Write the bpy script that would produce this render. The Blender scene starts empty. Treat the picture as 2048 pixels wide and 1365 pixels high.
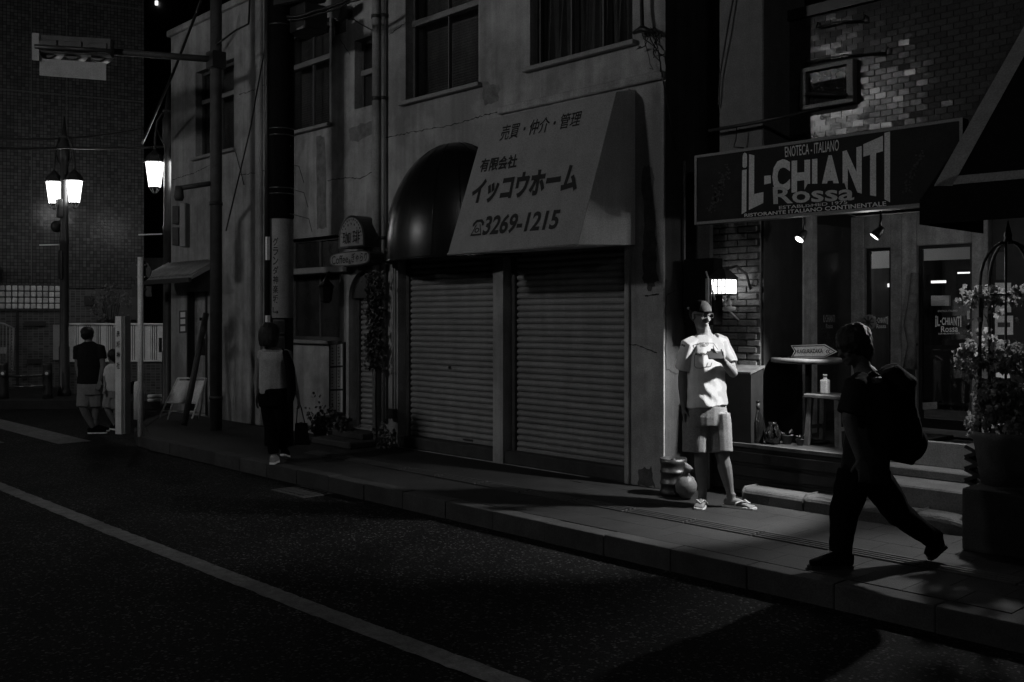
import bpy, bmesh, math, random
from mathutils import Vector, Matrix, noise
random.seed(7)
scene = bpy.context.scene
COL = scene.collection
# ------------------------------------------------------------------ camera
FPX = 1991.0            # focal length in photograph pixels (35 mm equivalent)
CX, HY, EYE = 1024.0, 633.0, 1.57
TH = math.atan2(1024 + 850, FPX)          # street runs away to the left
FW = Vector((-math.cos(TH), math.sin(TH), 0))
RT = Vector((math.sin(TH), math.cos(TH), 0))
UP = Vector((0, 0, 1))
cam_d = bpy.data.cameras.new('camera')
cam = bpy.data.objects.new('camera', cam_d)
COL.objects.link(cam)
cam.location = (0, 0, EYE)
cam.rotation_euler = (math.pi / 2, 0, math.atan2(-FW.x, FW.y))
cam_d.sensor_width = 36
cam_d.lens = 36 * FPX / 2048
cam_d.shift_y = -(682.5 - HY) / 2048
cam_d.clip_start = 0.05
cam_d.clip_end = 400
scene.camera = cam
# ------------------------------------------------------------------ night sky
world = bpy.data.worlds.new('World')
scene.world = world
world.use_nodes = True
wn = world.node_tree
wn.nodes.clear()
wo = wn.nodes.new('ShaderNodeOutputWorld')
wb = wn.nodes.new('ShaderNodeBackground')
wb.inputs['Color'].default_value = (1, 1, 1, 1)
wb.inputs['Strength'].default_value = 0.0007
wn.links.new(wb.outputs[0], wo.inputs[0])
# exposure
vs = scene.view_settings
vs.view_transform = 'Standard'
vs.look = 'None'
vs.exposure = 0
vs.gamma = 1
vs.use_curve_mapping = False
scene.render.engine = 'CYCLES'
scene.cycles.max_bounces = 6
scene.cycles.diffuse_bounces = 3
scene.cycles.glossy_bounces = 3
scene.cycles.transparent_max_bounces = 12
scene.cycles.sample_clamp_indirect = .6
scene.cycles.sample_clamp_direct = 4
scene.cycles.blur_glossy = .2
scene.cycles.use_denoising = True
scene.cycles.denoiser = 'OPENIMAGEDENOISE'
scene.cycles.denoising_input_passes = 'RGB_ALBEDO_NORMAL'
scene.cycles.denoising_prefilter = 'ACCURATE'
LAMP_N = 180.0          # radiance of the near street lantern (out of view, lights the house fronts)
LAMP_L = 20.0           # radiance of the street lanterns
SPOT_W = 470.0          # the restaurant's spotlight that lights the pavement

# ------------------------------------------------------------------ geometry helpers
def ray(px, py):
    return FW + RT * ((px - CX) / FPX) + UP * ((HY - py) / FPX)
def onY(px, py, Y):
    d = ray(px, py); k = Y / d.y
    return Vector((d.x * k, Y, EYE + d.z * k))
def onX(px, py, X):
    d = ray(px, py); k = X / d.x
    return Vector((X, d.y * k, EYE + d.z * k))
def onZ(px, py, Z):
    d = ray(px, py); k = (Z - EYE) / d.z
    return Vector((d.x * k, d.y * k, Z))
def onD(px, py, D):
    d = ray(px, py)
    return Vector((0, 0, EYE)) + d * D
def onPl(px, py, p0, n):
    d = ray(px, py); o = Vector((0, 0, EYE))
    k = (p0 - o).dot(n) / d.dot(n)
    return o + d * k
def gx(px, Y): return onY(px, HY, Y).x
def gz(px, py, Y): return onY(px, py, Y).z

ORG = {}
def empty(name, loc, label, cat, group=None, rz=0):
    o = bpy.data.objects.new(name, None)
    COL.objects.link(o)
    o.location = loc
    o.empty_display_size = 0.2
    o.rotation_euler = (0, 0, rz)
    ORG[o.name] = Vector(loc)
    tag(o, label, cat, group)
    return o
def tag(o, label=None, cat=None, group=None, kind=None):
    if label: o['label'] = label
    if cat: o['category'] = cat
    if group: o['group'] = group
    if kind: o['kind'] = kind
    return o
def link(name, me, mat, parent=None, loc=None):
    if mat is not None and not me.materials:
        me.materials.append(mat)
    o = bpy.data.objects.new(name, me)
    COL.objects.link(o)
    if parent is not None:
        o.parent = parent
    if loc is not None: o.location = loc
    ORG[o.name] = ORG.get(parent.name, Vector()) if parent is not None else Vector()
    return o
def copy_tree(o, parent=None):
    c = o.copy(); COL.objects.link(c)
    if parent is not None: c.parent = parent
    for ch in o.children:
        copy_tree(ch, c)
    return c

class MB:
    def __init__(s): s.v = []; s.f = []; s.sm = []
    def add(s, vs, fs, smooth=False):
        b = len(s.v); s.v += [Vector(v) for v in vs]
        for f in fs: s.f.append([b + i for i in f]); s.sm.append(smooth)
        return s
    def hexa(s, p):
        return s.add(p, [(0, 3, 2, 1), (4, 5, 6, 7), (0, 1, 5, 4), (1, 2, 6, 5), (2, 3, 7, 6), (3, 0, 4, 7)])
    def box(s, x0, x1, y0, y1, z0, z1):
        return s.hexa([(x0, y0, z0), (x1, y0, z0), (x1, y1, z0), (x0, y1, z0), (x0, y0, z1), (x1, y0, z1), (x1, y1, z1), (x0, y1, z1)])
    def obox(s, c, a, b, d):
        c, a, b, d = Vector(c), Vector(a), Vector(b), Vector(d)
        return s.hexa([c - a - b - d, c + a - b - d, c + a + b - d, c - a + b - d, c - a - b + d, c + a - b + d, c + a + b + d, c - a + b + d])
    def quad(s, a, b, c, d): return s.add([a, b, c, d], [(0, 1, 2, 3)])
    def prism(s, poly, ext):
        n = len(poly); ext = Vector(ext)
        vs = [Vector(p) for p in poly] + [Vector(p) + ext for p in poly]
        fs = [tuple(range(n))[::-1], tuple(range(n, 2 * n))] + [(i, (i + 1) % n, n + (i + 1) % n, n + i) for i in range(n)]
        return s.add(vs, fs)
    def loft(s, pts, rad, ref=(1, 0, 0), n=12, cap=True, smooth=True):
        pts = [Vector(p) for p in pts]; ref = Vector(ref)
        base = len(s.v); m = len(pts)
        for i, p in enumerate(pts):
            d = (pts[min(i + 1, m - 1)] - pts[max(i - 1, 0)]).normalized()
            a = ref - d * ref.dot(d)
            if a.length < 1e-3: a = d.orthogonal()
            a.normalize(); b = d.cross(a)
            r = rad[i] if isinstance(rad, (list, tuple)) else rad
            ra, rb = r if isinstance(r, (list, tuple)) else (r, r)
            for k in range(n):
                t = 2 * math.pi * k / n
                s.v.append(p + a * (ra * math.cos(t)) + b * (rb * math.sin(t)))
        for i in range(m - 1):
            for k in range(n):
                k2 = (k + 1) % n
                s.f.append([base + i * n + k, base + i * n + k2, base + (i + 1) * n + k2, base + (i + 1) * n + k]); s.sm.append(smooth)
        if cap:
            s.f.append([base + k for k in range(n)][::-1]); s.sm.append(False)
            s.f.append([base + (m - 1) * n + k for k in range(n)]); s.sm.append(False)
        return s
    def tube(s, pts, r, n=8, smooth=True):
        return s.loft(pts, [r] * len(pts), (0.31, 0.17, 0.93) if abs((Vector(pts[-1]) - Vector(pts[0])).normalized().z) < .8 else (1, 0, 0), n, True, smooth)
    def lathe(s, c, prof, n=20, ax=None, smooth=True):
        c = Vector(c); z = Vector(ax) if ax is not None else Vector((0, 0, 1)); z.normalize()
        x = z.orthogonal().normalized() if ax is not None else Vector((1, 0, 0)); y = z.cross(x)
        base = len(s.v); m = len(prof)
        for r, h in prof:
            for k in range(n):
                t = 2 * math.pi * k / n
                s.v.append(c + z * h + x * (r * math.cos(t)) + y * (r * math.sin(t)))
        for i in range(m - 1):
            for k in range(n):
                k2 = (k + 1) % n
                s.f.append([base + i * n + k, base + i * n + k2, base + (i + 1) * n + k2, base + (i + 1) * n + k]); s.sm.append(smooth)
        s.f.append([base + k for k in range(n)][::-1]); s.sm.append(False)
        s.f.append([base + (m - 1) * n + k for k in range(n)]); s.sm.append(False)
        return s
    def ell(s, c, a, b, d, nu=14, nv=9):
        c, a, b, d = Vector(c), Vector(a), Vector(b), Vector(d)
        base = len(s.v)
        for j in range(1, nv):
            ph = math.pi * j / nv
            for i in range(nu):
                t = 2 * math.pi * i / nu
                s.v.append(c + a * (math.sin(ph) * math.cos(t)) + b * (math.sin(ph) * math.sin(t)) + d * math.cos(ph))
        top = len(s.v); s.v.append(c + d); bot = top + 1; s.v.append(c - d)
        for j in range(nv - 2):
            for i in range(nu):
                i2 = (i + 1) % nu
                s.f.append([base + j * nu + i, base + (j + 1) * nu + i, base + (j + 1) * nu + i2, base + j * nu + i2]); s.sm.append(True)
        for i in range(nu):
            i2 = (i + 1) % nu
            s.f.append([top, base + i, base + i2]); s.sm.append(True)
            s.f.append([bot, base + (nv - 2) * nu + i2, base + (nv - 2) * nu + i]); s.sm.append(True)
        return s
    def mesh(s, name, off=Vector(), bevel=0, seg=1):
        me = bpy.data.meshes.new(name)
        me.from_pydata([v - off for v in s.v], [], s.f)
        me.polygons.foreach_set('use_smooth', s.sm)
        if bevel:
            bm = bmesh.new(); bm.from_mesh(me)
            bmesh.ops.remove_doubles(bm, verts=bm.verts, dist=1e-5)
            bm.normal_update()
            es = [e for e in bm.edges if len(e.link_faces) == 2 and e.calc_face_angle(0) > .6]
            bmesh.ops.bevel(bm, geom=es, offset=bevel, segments=seg, affect='EDGES', profile=.6, clamp_overlap=True)
            bm.to_mesh(me); bm.free()
        me.update()
        return me
    def build(s, name, mat, parent=None, bevel=0, seg=1):
        off = ORG.get(parent.name, Vector()) if parent is not None else Vector()
        return link(name, s.mesh(name, off, bevel, seg), mat, parent)
    def thing(s, name, mat, org, label, cat, group=None, bevel=0, seg=1):
        org = Vector(org)
        o = link(name, s.mesh(name, org, bevel, seg), mat)
        o.location = org; ORG[o.name] = org
        return tag(o, label, cat, group)

def structure(o): o['kind'] = 'structure'; return o

# ------------------------------------------------------------------ materials (greys: the photograph is black and white)
MATS = {}
def M(name, col, rough=.6, var=.15, vs=3.0, bump=0.0, bs=60.0, metal=0, spec=.5, rnd=0.0, streak=0.0, dirt=0.0, coat=0.0, grain=.24, gs=95.0, chips=0):
    m = bpy.data.materials.new(name); m.use_nodes = True
    nt = m.node_tree; N = nt.nodes; L = nt.links
    b = N['Principled BSDF']
    b.inputs['Roughness'].default_value = rough
    b.inputs['Metallic'].default_value = metal
    b.inputs['Specular IOR Level'].default_value = spec
    b.inputs['Coat Weight'].default_value = coat
    geo = N.new('ShaderNodeNewGeometry')
    val = None
    def nz(scale, detail=5, vec=None, rgh=.6):
        n = N.new('ShaderNodeTexNoise'); n.inputs['Scale'].default_value = scale; n.inputs['Detail'].default_value = detail
        n.inputs['Roughness'].default_value = rgh
        L.new(vec if vec else geo.outputs['Position'], n.inputs['Vector'])
        return n.outputs['Fac']
    def mth(op, a, c):
        n = N.new('ShaderNodeMath'); n.operation = op
        for i, x in enumerate((a, c)):
            if isinstance(x, (int, float)): n.inputs[i].default_value = x
            else: L.new(x, n.inputs[i])
        return n.outputs[0]
    def mrange(x, a, c, lo, hi):
        n = N.new('ShaderNodeMapRange'); L.new(x, n.inputs['Value'])
        n.inputs['From Min'].default_value = a; n.inputs['From Max'].default_value = c
        n.inputs['To Min'].default_value = lo; n.inputs['To Max'].default_value = hi
        return n.outputs['Result']
    val = mrange(nz(vs), .3, .7, 1 - var, 1 + var)
    if grain:
        val = mth('MULTIPLY', val, mrange(nz(gs, 2), .3, .7, 1 - grain, 1 + grain))
    if chips:
        vo = N.new('ShaderNodeTexVoronoi'); vo.inputs['Scale'].default_value = 75; L.new(geo.outputs['Position'], vo.inputs['Vector'])
        sp = N.new('ShaderNodeSeparateColor'); L.new(vo.outputs['Color'], sp.inputs[0])
        val = mth('MULTIPLY', val, mrange(sp.outputs[0], .88, .95, 1, chips))
    if streak:
        mp = N.new('ShaderNodeMapping'); mp.inputs['Scale'].default_value = (7, 7, .45)
        L.new(geo.outputs['Position'], mp.inputs['Vector'])
        val = mth('MULTIPLY', val, mrange(nz(1.0, 6, mp.outputs[0]), .38, .62, 1 - streak, 1 + streak * .3))
    if dirt:
        val = mth('MULTIPLY', val, mrange(nz(1.1, 8, None, .7), .42, .62, 1 - dirt, 1.03))
    if rnd:
        oi = N.new('ShaderNodeObjectInfo')
        val = mth('MULTIPLY', val, mrange(oi.outputs['Random'], 0, 1, 1 - rnd, 1 + rnd))
    val = mth('MULTIPLY', val, col)
    cc = N.new('ShaderNodeCombineColor')
    for i in range(3): L.new(val, cc.inputs[i])
    L.new(cc.outputs[0], b.inputs['Base Color'])
    if bump:
        bp = N.new('ShaderNodeBump'); bp.inputs['Strength'].default_value = bump; bp.inputs['Distance'].default_value = .01
        L.new(nz(bs, 6, None, .7), bp.inputs['Height'])
        L.new(bp.outputs[0], b.inputs['Normal'])
    MATS[name] = m
    return m
def emit(name, strength):
    m = bpy.data.materials.new(name); m.use_nodes = True
    nt = m.node_tree; nt.nodes.clear()
    o = nt.nodes.new('ShaderNodeOutputMaterial'); e = nt.nodes.new('ShaderNodeEmission')
    e.inputs['Strength'].default_value = strength
    nt.links.new(e.outputs[0], o.inputs[0])
    return m
def glass(name, tr=.85, rough=.03):
    m = bpy.data.materials.new(name); m.use_nodes = True
    nt = m.node_tree; nt.nodes.clear(); N = nt.nodes; L = nt.links
    o = N.new('ShaderNodeOutputMaterial'); mx = N.new('ShaderNodeMixShader'); lw = N.new('ShaderNodeLayerWeight'); pw = N.new('ShaderNodeMath'); pw.operation = 'POWER'; pw.inputs[1].default_value = 4
    L.new(lw.outputs['Facing'], pw.inputs[0]); fr = N.new('ShaderNodeMapRange'); L.new(pw.outputs[0], fr.inputs['Value']); fr.inputs['To Min'].default_value = .05; fr.inputs['To Max'].default_value = .8
    t = N.new('ShaderNodeBsdfTransparent'); t.inputs['Color'].default_value = (tr, tr, tr, 1)
    g = N.new('ShaderNodeBsdfGlossy'); g.inputs['Roughness'].default_value = rough
    L.new(fr.outputs[0], mx.inputs[0]); L.new(t.outputs[0], mx.inputs[1]); L.new(g.outputs[0], mx.inputs[2]); L.new(mx.outputs[0], o.inputs[0])
    return m

def blind_mat(name):
    m = bpy.data.materials.new(name); m.use_nodes = True
    nt = m.node_tree; nt.nodes.clear(); N = nt.nodes; L = nt.links
    o = N.new('ShaderNodeOutputMaterial'); mx = N.new('ShaderNodeMixShader'); mx.inputs[0].default_value = .6
    d = N.new('ShaderNodeBsdfDiffuse'); d.inputs['Color'].default_value = (.6, .6, .6, 1)
    t = N.new('ShaderNodeBsdfTranslucent'); t.inputs['Color'].default_value = (.6, .6, .6, 1)
    L.new(d.outputs[0], mx.inputs[1]); L.new(t.outputs[0], mx.inputs[2]); L.new(mx.outputs[0], o.inputs[0])
    return m
def text_mesh(body, offset=0.0):
    cu = bpy.data.curves.new('text', 'FONT'); cu.body = body; cu.size = 1; cu.offset = offset
    cu.resolution_u = 3
    o = bpy.data.objects.new('text', cu); COL.objects.link(o)
    dg = bpy.context.evaluated_depsgraph_get()
    me = bpy.data.meshes.new_from_object(o.evaluated_get(dg))
    vs = [v.co.copy() for v in me.vertices]; fs = [list(p.vertices) for p in me.polygons]
    bpy.data.objects.remove(o); bpy.data.curves.remove(cu); bpy.data.meshes.remove(me)
    return vs, fs
def bil(c):
    tl, tr, br, bl = [Vector(p) for p in c]
    return lambda u, v: (bl * (1 - u) + br * u) * (1 - v) + (tl * (1 - u) + tr * u) * v
def lettering(body, corners, mat, parent=None, offset=0.0, name='lettering', mb=None, ital=0.0, out=Vector()):
    """fit a string into a quadrilateral of world points (top left, top right, bottom right, bottom left)"""
    vs, fs = text_mesh(body, offset)
    if not vs: return mb
    x0 = min(v.x for v in vs); x1 = max(v.x for v in vs); y0 = min(v.y for v in vs); y1 = max(v.y for v in vs)
    f = bil(corners); own = mb is None; mb = mb or MB()
    P = [f((v.x - x0) / max(x1 - x0, 1e-6) + ital * ((v.y - y0) / max(y1 - y0, 1e-6) - .5), (v.y - y0) / max(y1 - y0, 1e-6)) + out for v in vs]
    mb.add(P, fs)
    if own: return mb.build(name, mat, parent)
    return mb
def vertical_text(body, tl, tr, br, bl, mat, parent, gap=.12, offset=0.0, name='lettering'):
    f = bil((tl, tr, br, bl)); n = len(body); mb = MB()
    for i, ch in enumerate(body):
        v1 = 1 - i / n - gap / n / 2; v0 = 1 - (i + 1) / n + gap / n / 2
        lettering(ch, (f(0, v1), f(1, v1), f(1, v0), f(0, v0)), None, mb=mb, offset=offset)
    return mb.build(name, mat, parent)

# ---- materials
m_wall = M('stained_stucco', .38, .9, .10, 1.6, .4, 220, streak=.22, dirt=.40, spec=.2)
m_wall_shaded_dirt = M('grimy_stucco', .075, .9, .15, 2, .4, 180, streak=.3, dirt=.3, spec=.2)  # grime streaks over a base darkened to stand for the blocked spotlight
m_deck = M('dark_deck_board', .03, .6, .3, 9, .2, 50, spec=.25, streak=.3)
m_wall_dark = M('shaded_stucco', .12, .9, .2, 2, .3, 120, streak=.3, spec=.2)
m_crack = M('crack_dirt', .03, 1, spec=.1)
m_patch = M('peeled_plaster', .09, .95, .35, 9, .5, 80, spec=.1)
m_asph = M('asphalt', .0095, .7, .45, 1.3, 1.0, 90, spec=.04, grain=.5, gs=60, chips=7)
m_pave = M('paving', .019, .75, .25, 2.2, .5, 150, spec=.3, rnd=.10, dirt=.25, grain=.4)
m_bar = M('guide_bar', .032, .7, .2, 6, .3, 150, spec=.3)
m_kerb = M('kerb_concrete', .042, .85, .3, 4, .5, 90, spec=.25, rnd=.2)
m_line = M('road_paint', .14, .75, .3, 14, .5, 150, spec=.15, dirt=.35)
m_tilewall = M('mosaic_wall', .05, .35, .2, 2, 0, spec=.5)
m_dark = M('dark_metal', .025, .45, .2, 6, .1, 90, spec=.4)
m_black = M('black_paint', .015, .4, .2, 6, spec=.4)
m_iron = M('wrought_iron', .012, .5, .2, 9, .2, 70, spec=.4)
m_grey = M('grey_paint', .22, .5, .15, 5, .05, 50, spec=.4, streak=.1)
m_lgrey = M('pale_paint', .72, .55, .12, 5, .08, 60, spec=.4, streak=.1)
m_white = M('white_paint', .7, .5, .08, 5, .04, 60, spec=.4, grain=.08)
m_concr = M('pole_concrete', .025, .8, .25, 4, .3, 60, spec=.3)
m_polegrey = M('galvanised', .06, .65, .25, 7, .15, 60, metal=.3, spec=.4)
m_slat = M('shutter_steel', .22, .5, .1, 5, .05, 60, spec=.35, rnd=.08, streak=.12)
m_sign = M('sign_face', .25, .6, .08, 2.5, .05, 100, spec=.3, streak=.08)
m_signside = M('sign_side', .6, .7, .1, 2.5, .05, 100, spec=.3, streak=.12)  # side of the same sign, colour raised to stand for light on it
m_ink = M('sign_ink', .012, .6, .1, spec=.3)
m_vinyl = M('awning_vinyl', .005, .24, .2, 4, .06, 7, spec=.28)
m_canvas = M('awning_canvas', .008, .9, .2, 8, .2, 200, spec=.05)
m_trim = M('awning_trim', .22, .85, .15, 9, .2, 200, spec=.1)
m_board = M('sign_board_dark', .014, .6, .35, 5, .05, 40, spec=.12)
m_letter = M('sign_letter', .62, .6, .1, 6, spec=.3)
m_letter2 = M('sign_letter_dim', .5, .6, .15, 6, spec=.3)
m_grape = M('sign_picture', .04, .6, .3, 20, spec=.3)
m_tile = M('glazed_tile', .07, .10, .15, 5, .10, 30, spec=.3, rnd=.22)
m_mortar = M('mortar', .065, .95, .2, 9, .4, 120, spec=.1)
m_brick = M('brick', .11, .85, .35, 14, .7, 70, spec=.2, rnd=.35)
m_wood = M('dark_wood', .32, .55, .3, 9, .2, 50, spec=.35, streak=.35)
m_furn = M('furniture_wood', .10, .5, .3, 9, .2, 50, spec=.3, streak=.3)
m_panelcap = M('cap_panel_cloth', .045, .9, .2, 12, .3, 160, spec=.1)
m_wood2 = M('black_wood', .014, .6, .3, 9, .2, 50, spec=.3, streak=.3)
m_drift = M('driftwood', .17, .85, .35, 16, .6, 45, spec=.2)
m_stone = M('step_stone', .075, .85, .3, 6, .8, 45, spec=.25)
m_step = M('step_concrete', .16, .8, .2, 5, .4, 80, spec=.25)
m_leaf = M('ivy_leaf', .2, .4, .25, 20, spec=.45, rnd=.5)
m_leafd = M('dark_leaf', .05, .5, .3, 20, spec=.4, rnd=.5)
m_pot = M('terracotta', .07, .8, .3, 8, .3, 60, spec=.2)
m_steel = M('brushed_steel', .12, .35, .15, 6, .1, 40, metal=.8, spec=.5)
m_plastic = M('white_plastic', .72, .45, .06, 8, spec=.5)
m_bag = M('plastic_bag', .13, .4, .12, 12, .7, 22, spec=.5)
m_pane = glass('window_glass', .8)
m_paned = M('dark_window_glass', .028, .2, .4, 2.5, .04, 3, spec=.5)
m_curt = M('curtain', .16, .9, .2, 6, spec=.1, streak=.3)
m_frame = M('aluminium_frame', .2, .5, .12, 7, spec=.4)
m_framed = M('old_window_frame', .06, .6, .2, 7, spec=.3)
m_skin = M('skin', .145, .6, .08, 18, .08, 160, spec=.25, grain=.06)
m_skind = M('shaded_skin', .15, .55, .08, 18, .1, 160, spec=.35)  # one even skin tone for the people at the left
m_skinw = M('dark_tanned_skin', .07, .6, .08, 18, .1, 160, spec=.2)  # skin colour darkened to keep the walker a shaded silhouette
m_hair = M('black_hair', .008, .5, .3, 40, .8, 120, spec=.3)
m_shirtw = M('white_cotton', .74, .85, .05, 12, .12, 160, spec=.15, grain=.08)
m_short = M('khaki_cotton', .2, .9, .1, 14, .3, 160, spec=.12)
m_blk = M('black_cloth', .004, .95, .2, 9, .2, 160, spec=.04)
m_blkt = M('black_cotton_shirt', .014, .95, .2, 9, .2, 160, spec=.05)
m_blouse = M('grey_blouse', .27, .9, .1, 10, .2, 160, spec=.1)
m_poster = M('poster_paper', .30, .7, .25, 25, spec=.2)
m_interior = M('interior_wall', .10, .9, .4, 3, spec=.1)
m_glow = emit('lantern_glow', LAMP_L)
m_glow_n = emit('near_lantern_glow', LAMP_N)
m_glow_in = emit('wall_lantern_glow', 9.0)
m_matte = M('matte_black', .006, .95, .2, spec=.05)
m_bulb = emit('spot_bulb', 40.0)
m_pend = emit('pendant_glow', 70.0)
m_tube = emit('fluorescent_tube', 2.2)
m_block = M('glass_block', .6, .12, .25, 12, .25, 30, spec=.6, rnd=.3)

m_blind = blind_mat('blind_cloth')

def leafy(m, k=.45):
    nt = m.node_tree; N = nt.nodes; L = nt.links; b = N['Principled BSDF']; o = N['Material Output']
    mx = N.new('ShaderNodeMixShader'); mx.inputs[0].default_value = k
    t = N.new('ShaderNodeBsdfTranslucent')
    L.new(b.inputs['Base Color'].links[0].from_socket, t.inputs['Color'])
    L.new(b.outputs[0], mx.inputs[1]); L.new(t.outputs[0], mx.inputs[2]); L.new(mx.outputs[0], o.inputs[0])
leafy(m_leaf)
m_mull = M('thin_mullion', .12, .6, .1, 7, spec=.3)
m_childshirt = M('pale_child_shirt', .5, .9, .1, 10, .2, 160, spec=.1)
# ================================================================== SETTING
ROAD = -0.146
mb = MB(); mb.box(-80, 40, -40, 60, ROAD - .3, ROAD); structure(mb.build('road', m_asph))
FY = 7.2                                     # street front of the old building
# pavement: solid body with a curved corner, individual paving stones on the strip in view
KY = 5.37
corner = [(-12.2, KY), (-13.0, KY + .05), (-13.9, 5.75), (-14.9, 6.35), (-15.9, 7.15), (-16.6, 8.2), (-16.9, 9.5), (-17, 30)]
edge = [(12, KY)] + corner
def inset(poly, d):
    out = []
    for i, p in enumerate(poly):
        a = Vector(poly[max(i - 1, 0)]); c = Vector(poly[min(i + 1, len(poly) - 1)])
        t = (c - a).normalized(); n = Vector((t.y, -t.x))
        out.append(Vector(p) + n * d)
    return out
KW = .16
inn = inset(edge, KW)
poly = [Vector((p.x, p.y, -.35)) for p in inn] + [Vector((12, 30, -.35))]
mb = MB(); mb.prism(poly, (0, 0, .345)); pav = structure(mb.build('pavement', m_pave))
kerb_root = MB()
e1 = inset(edge, .02); e2 = inset(edge, KW - .02)
for i in range(len(edge) - 1):
    a, b, c, d = e1[i], e1[i + 1], e2[i + 1], e2[i]
    kerb_root.hexa([(a.x, a.y, -.3), (b.x, b.y, -.3), (c.x, c.y, -.3), (d.x, d.y, -.3), (a.x, a.y, -.03), (b.x, b.y, -.03), (c.x, c.y, -.03), (d.x, d.y, -.03)])
kerb = structure(kerb_root.build('kerb', m_mortar))
ks = MB().box(-.2965, .2965, 0, KW - .006, -.2, .004).mesh('kerb_stone', bevel=.010, seg=2)
x = -12.5
i = 0
while x < 3.2:
    link('kerb_stone', ks, m_kerb, kerb, (x + .3, KY + random.uniform(-.006, .006), random.uniform(-.004, .003))); x += .5965; i += 1
for i in range(1, len(edge) - 2):            # stones round the curved corner
    a, b = Vector(edge[i]), Vector(edge[i + 1]); L_ = (b - a).length
    n = max(1, round(L_ / .6))
    for k in range(n):
        p = a.lerp(b, (k + .5) / n); t = (b - a).normalized(); nn = Vector((t.y, -t.x))
        c = p + nn * (KW / 2); hl = L_ / n / 2 - .006
        o = MB().obox((c.x, c.y, -.098), (t.x * hl, t.y * hl, 0), (nn.x * KW / 2, nn.y * KW / 2, 0), (0, 0, .1)).build('kerb_stone', m_kerb, kerb, bevel=.015)
# paving stones in the strip that the light picks out (300 mm units), grey joints between
st = MB().box(-.1495, .1495, -.1495, .1495, -.03, 0).mesh('paving_stone', bevel=.0012)
yy = KY + KW + .155
for r in range(2):
    xx = -6.4 + (.15 if r else 0)
    while xx < -1.9:
        link('paving_stone', st, m_pave, pav, (xx, yy + r * .302, random.uniform(0, .0012))); xx += .302
for r in range(3):
    xx = -6.4 + (.15 if r % 2 else 0)
    while xx < -1.9:
        link('paving_stone', st, m_pave, pav, (xx, 6.47 + r * .302, random.uniform(0, .0012))); xx += .302
for k, gy in enumerate((6.13, 6.18, 6.23, 6.28)):
    xx = -10.0
    while xx < -1.5:
        MB().box(xx, xx + .59, gy - .014, gy + .014, -.01, .011).build('guide_bar', m_bar, pav, bevel=.004); xx += .6
# painted lines
lp = [(-30, 3.6), (-20, 3.32), (-15, 3.18), (-11, 3.12), (-8, 3.12), (-5, 3.15), (-3.2, 3.19), (-1, 3.24), (3, 3.33), (8, 3.5)]
mb = MB()
LP = []
for i in range(len(lp) - 1):
    (xa, ya), (xb, yb) = lp[i], lp[i + 1]; n = max(1, int((xb - xa) / .06))
    for k in range(n): LP.append((xa + (xb - xa) * k / n, ya + (yb - ya) * k / n))
J = [(random.gauss(0, .0035), random.gauss(0, .0035)) for _ in LP]
for i in range(len(LP) - 1):
    (xa, ya), (xb, yb) = LP[i], LP[i + 1]
    mb.quad((xa, ya - .075 + J[i][0], ROAD + .004), (xb, yb - .075 + J[i + 1][0], ROAD + .004), (xb, yb + .075 + J[i + 1][1], ROAD + .004), (xa, ya + .075 + J[i][1], ROAD + .004))
structure(mb.build('edge_line', m_line))
zeb = structure(MB().box(-18.1, -13.9, 4.72, 5.16, ROAD + .001, ROAD + .004).build('zebra_crossing', m_line))
for k in range(1, 4):
    MB().box(-18.1, -14.7 + .15 * k, 4.72 - .92 * k, 5.16 - .92 * k, ROAD + .001, ROAD + .004).build('crossing_stripe', m_line, zeb)
# drain cover in the gutter below the woman
c = onZ(600, 985, ROAD)
dc = MB().box(c.x - .3, c.x + .3, 5.0, 5.34, ROAD, ROAD + .006).thing('drain_cover', m_polegrey, (c.x, 5.17, ROAD), 'small flat metal drain cover in the gutter of the dark road', 'drain cover')
for k in range(7):
    MB().box(c.x - .26 + k * .08, c.x - .23 + k * .08, 5.04, 5.3, ROAD + .007, ROAD + .014).build('grating_bar', m_dark, dc)
# far pavement across the side street
p1 = onD(-260, 805, 18.4); p2 = onD(345, 805, 18.4)
p1.z = p2.z = -.35
bk = Vector((FW.x, FW.y, 0)) * 12
mb = MB(); mb.prism([p1, p2, p2 + bk, p1 + bk], (0, 0, .36)); structure(mb.build('side_pavement', m_pave))

# ================================================================== OLD CORNER BUILDING
XL, XR, HT = -15.9, -5.62, 6.2
A = empty('corner_building', (XL, FY, 0), 'old two storey stucco building with cracked walls and steel shutters', 'building')
def facade(mb, x0, x1, z0, z1, Y, ops, dep):
    xs = sorted({x0, x1, *[o[0] for o in ops], *[o[1] for o in ops]})
    zs = sorted({z0, z1, *[o[2] for o in ops], *[o[3] for o in ops]})
    for i in range(len(xs) - 1):
        for j in range(len(zs) - 1):
            cx, cz = (xs[i] + xs[i + 1]) / 2, (zs[j] + zs[j + 1]) / 2
            if any(o[0] < cx < o[1] and o[2] < cz < o[3] for o in ops): continue
            mb.quad((xs[i], Y, zs[j]), (xs[i + 1], Y, zs[j]), (xs[i + 1], Y, zs[j + 1]), (xs[i], Y, zs[j + 1]))
    for a, b, c, d in ops:
        mb.quad((a, Y, c), (a, Y + dep, c), (a, Y + dep, d), (a, Y, d))
        mb.quad((b, Y, c), (b, Y, d), (b, Y + dep, d), (b, Y + dep, c))
        mb.quad((a, Y, d), (a, Y + dep, d), (b, Y + dep, d), (b, Y, d))
        mb.quad((a, Y, c), (b, Y, c), (b, Y + dep, c), (a, Y + dep, c))
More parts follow.
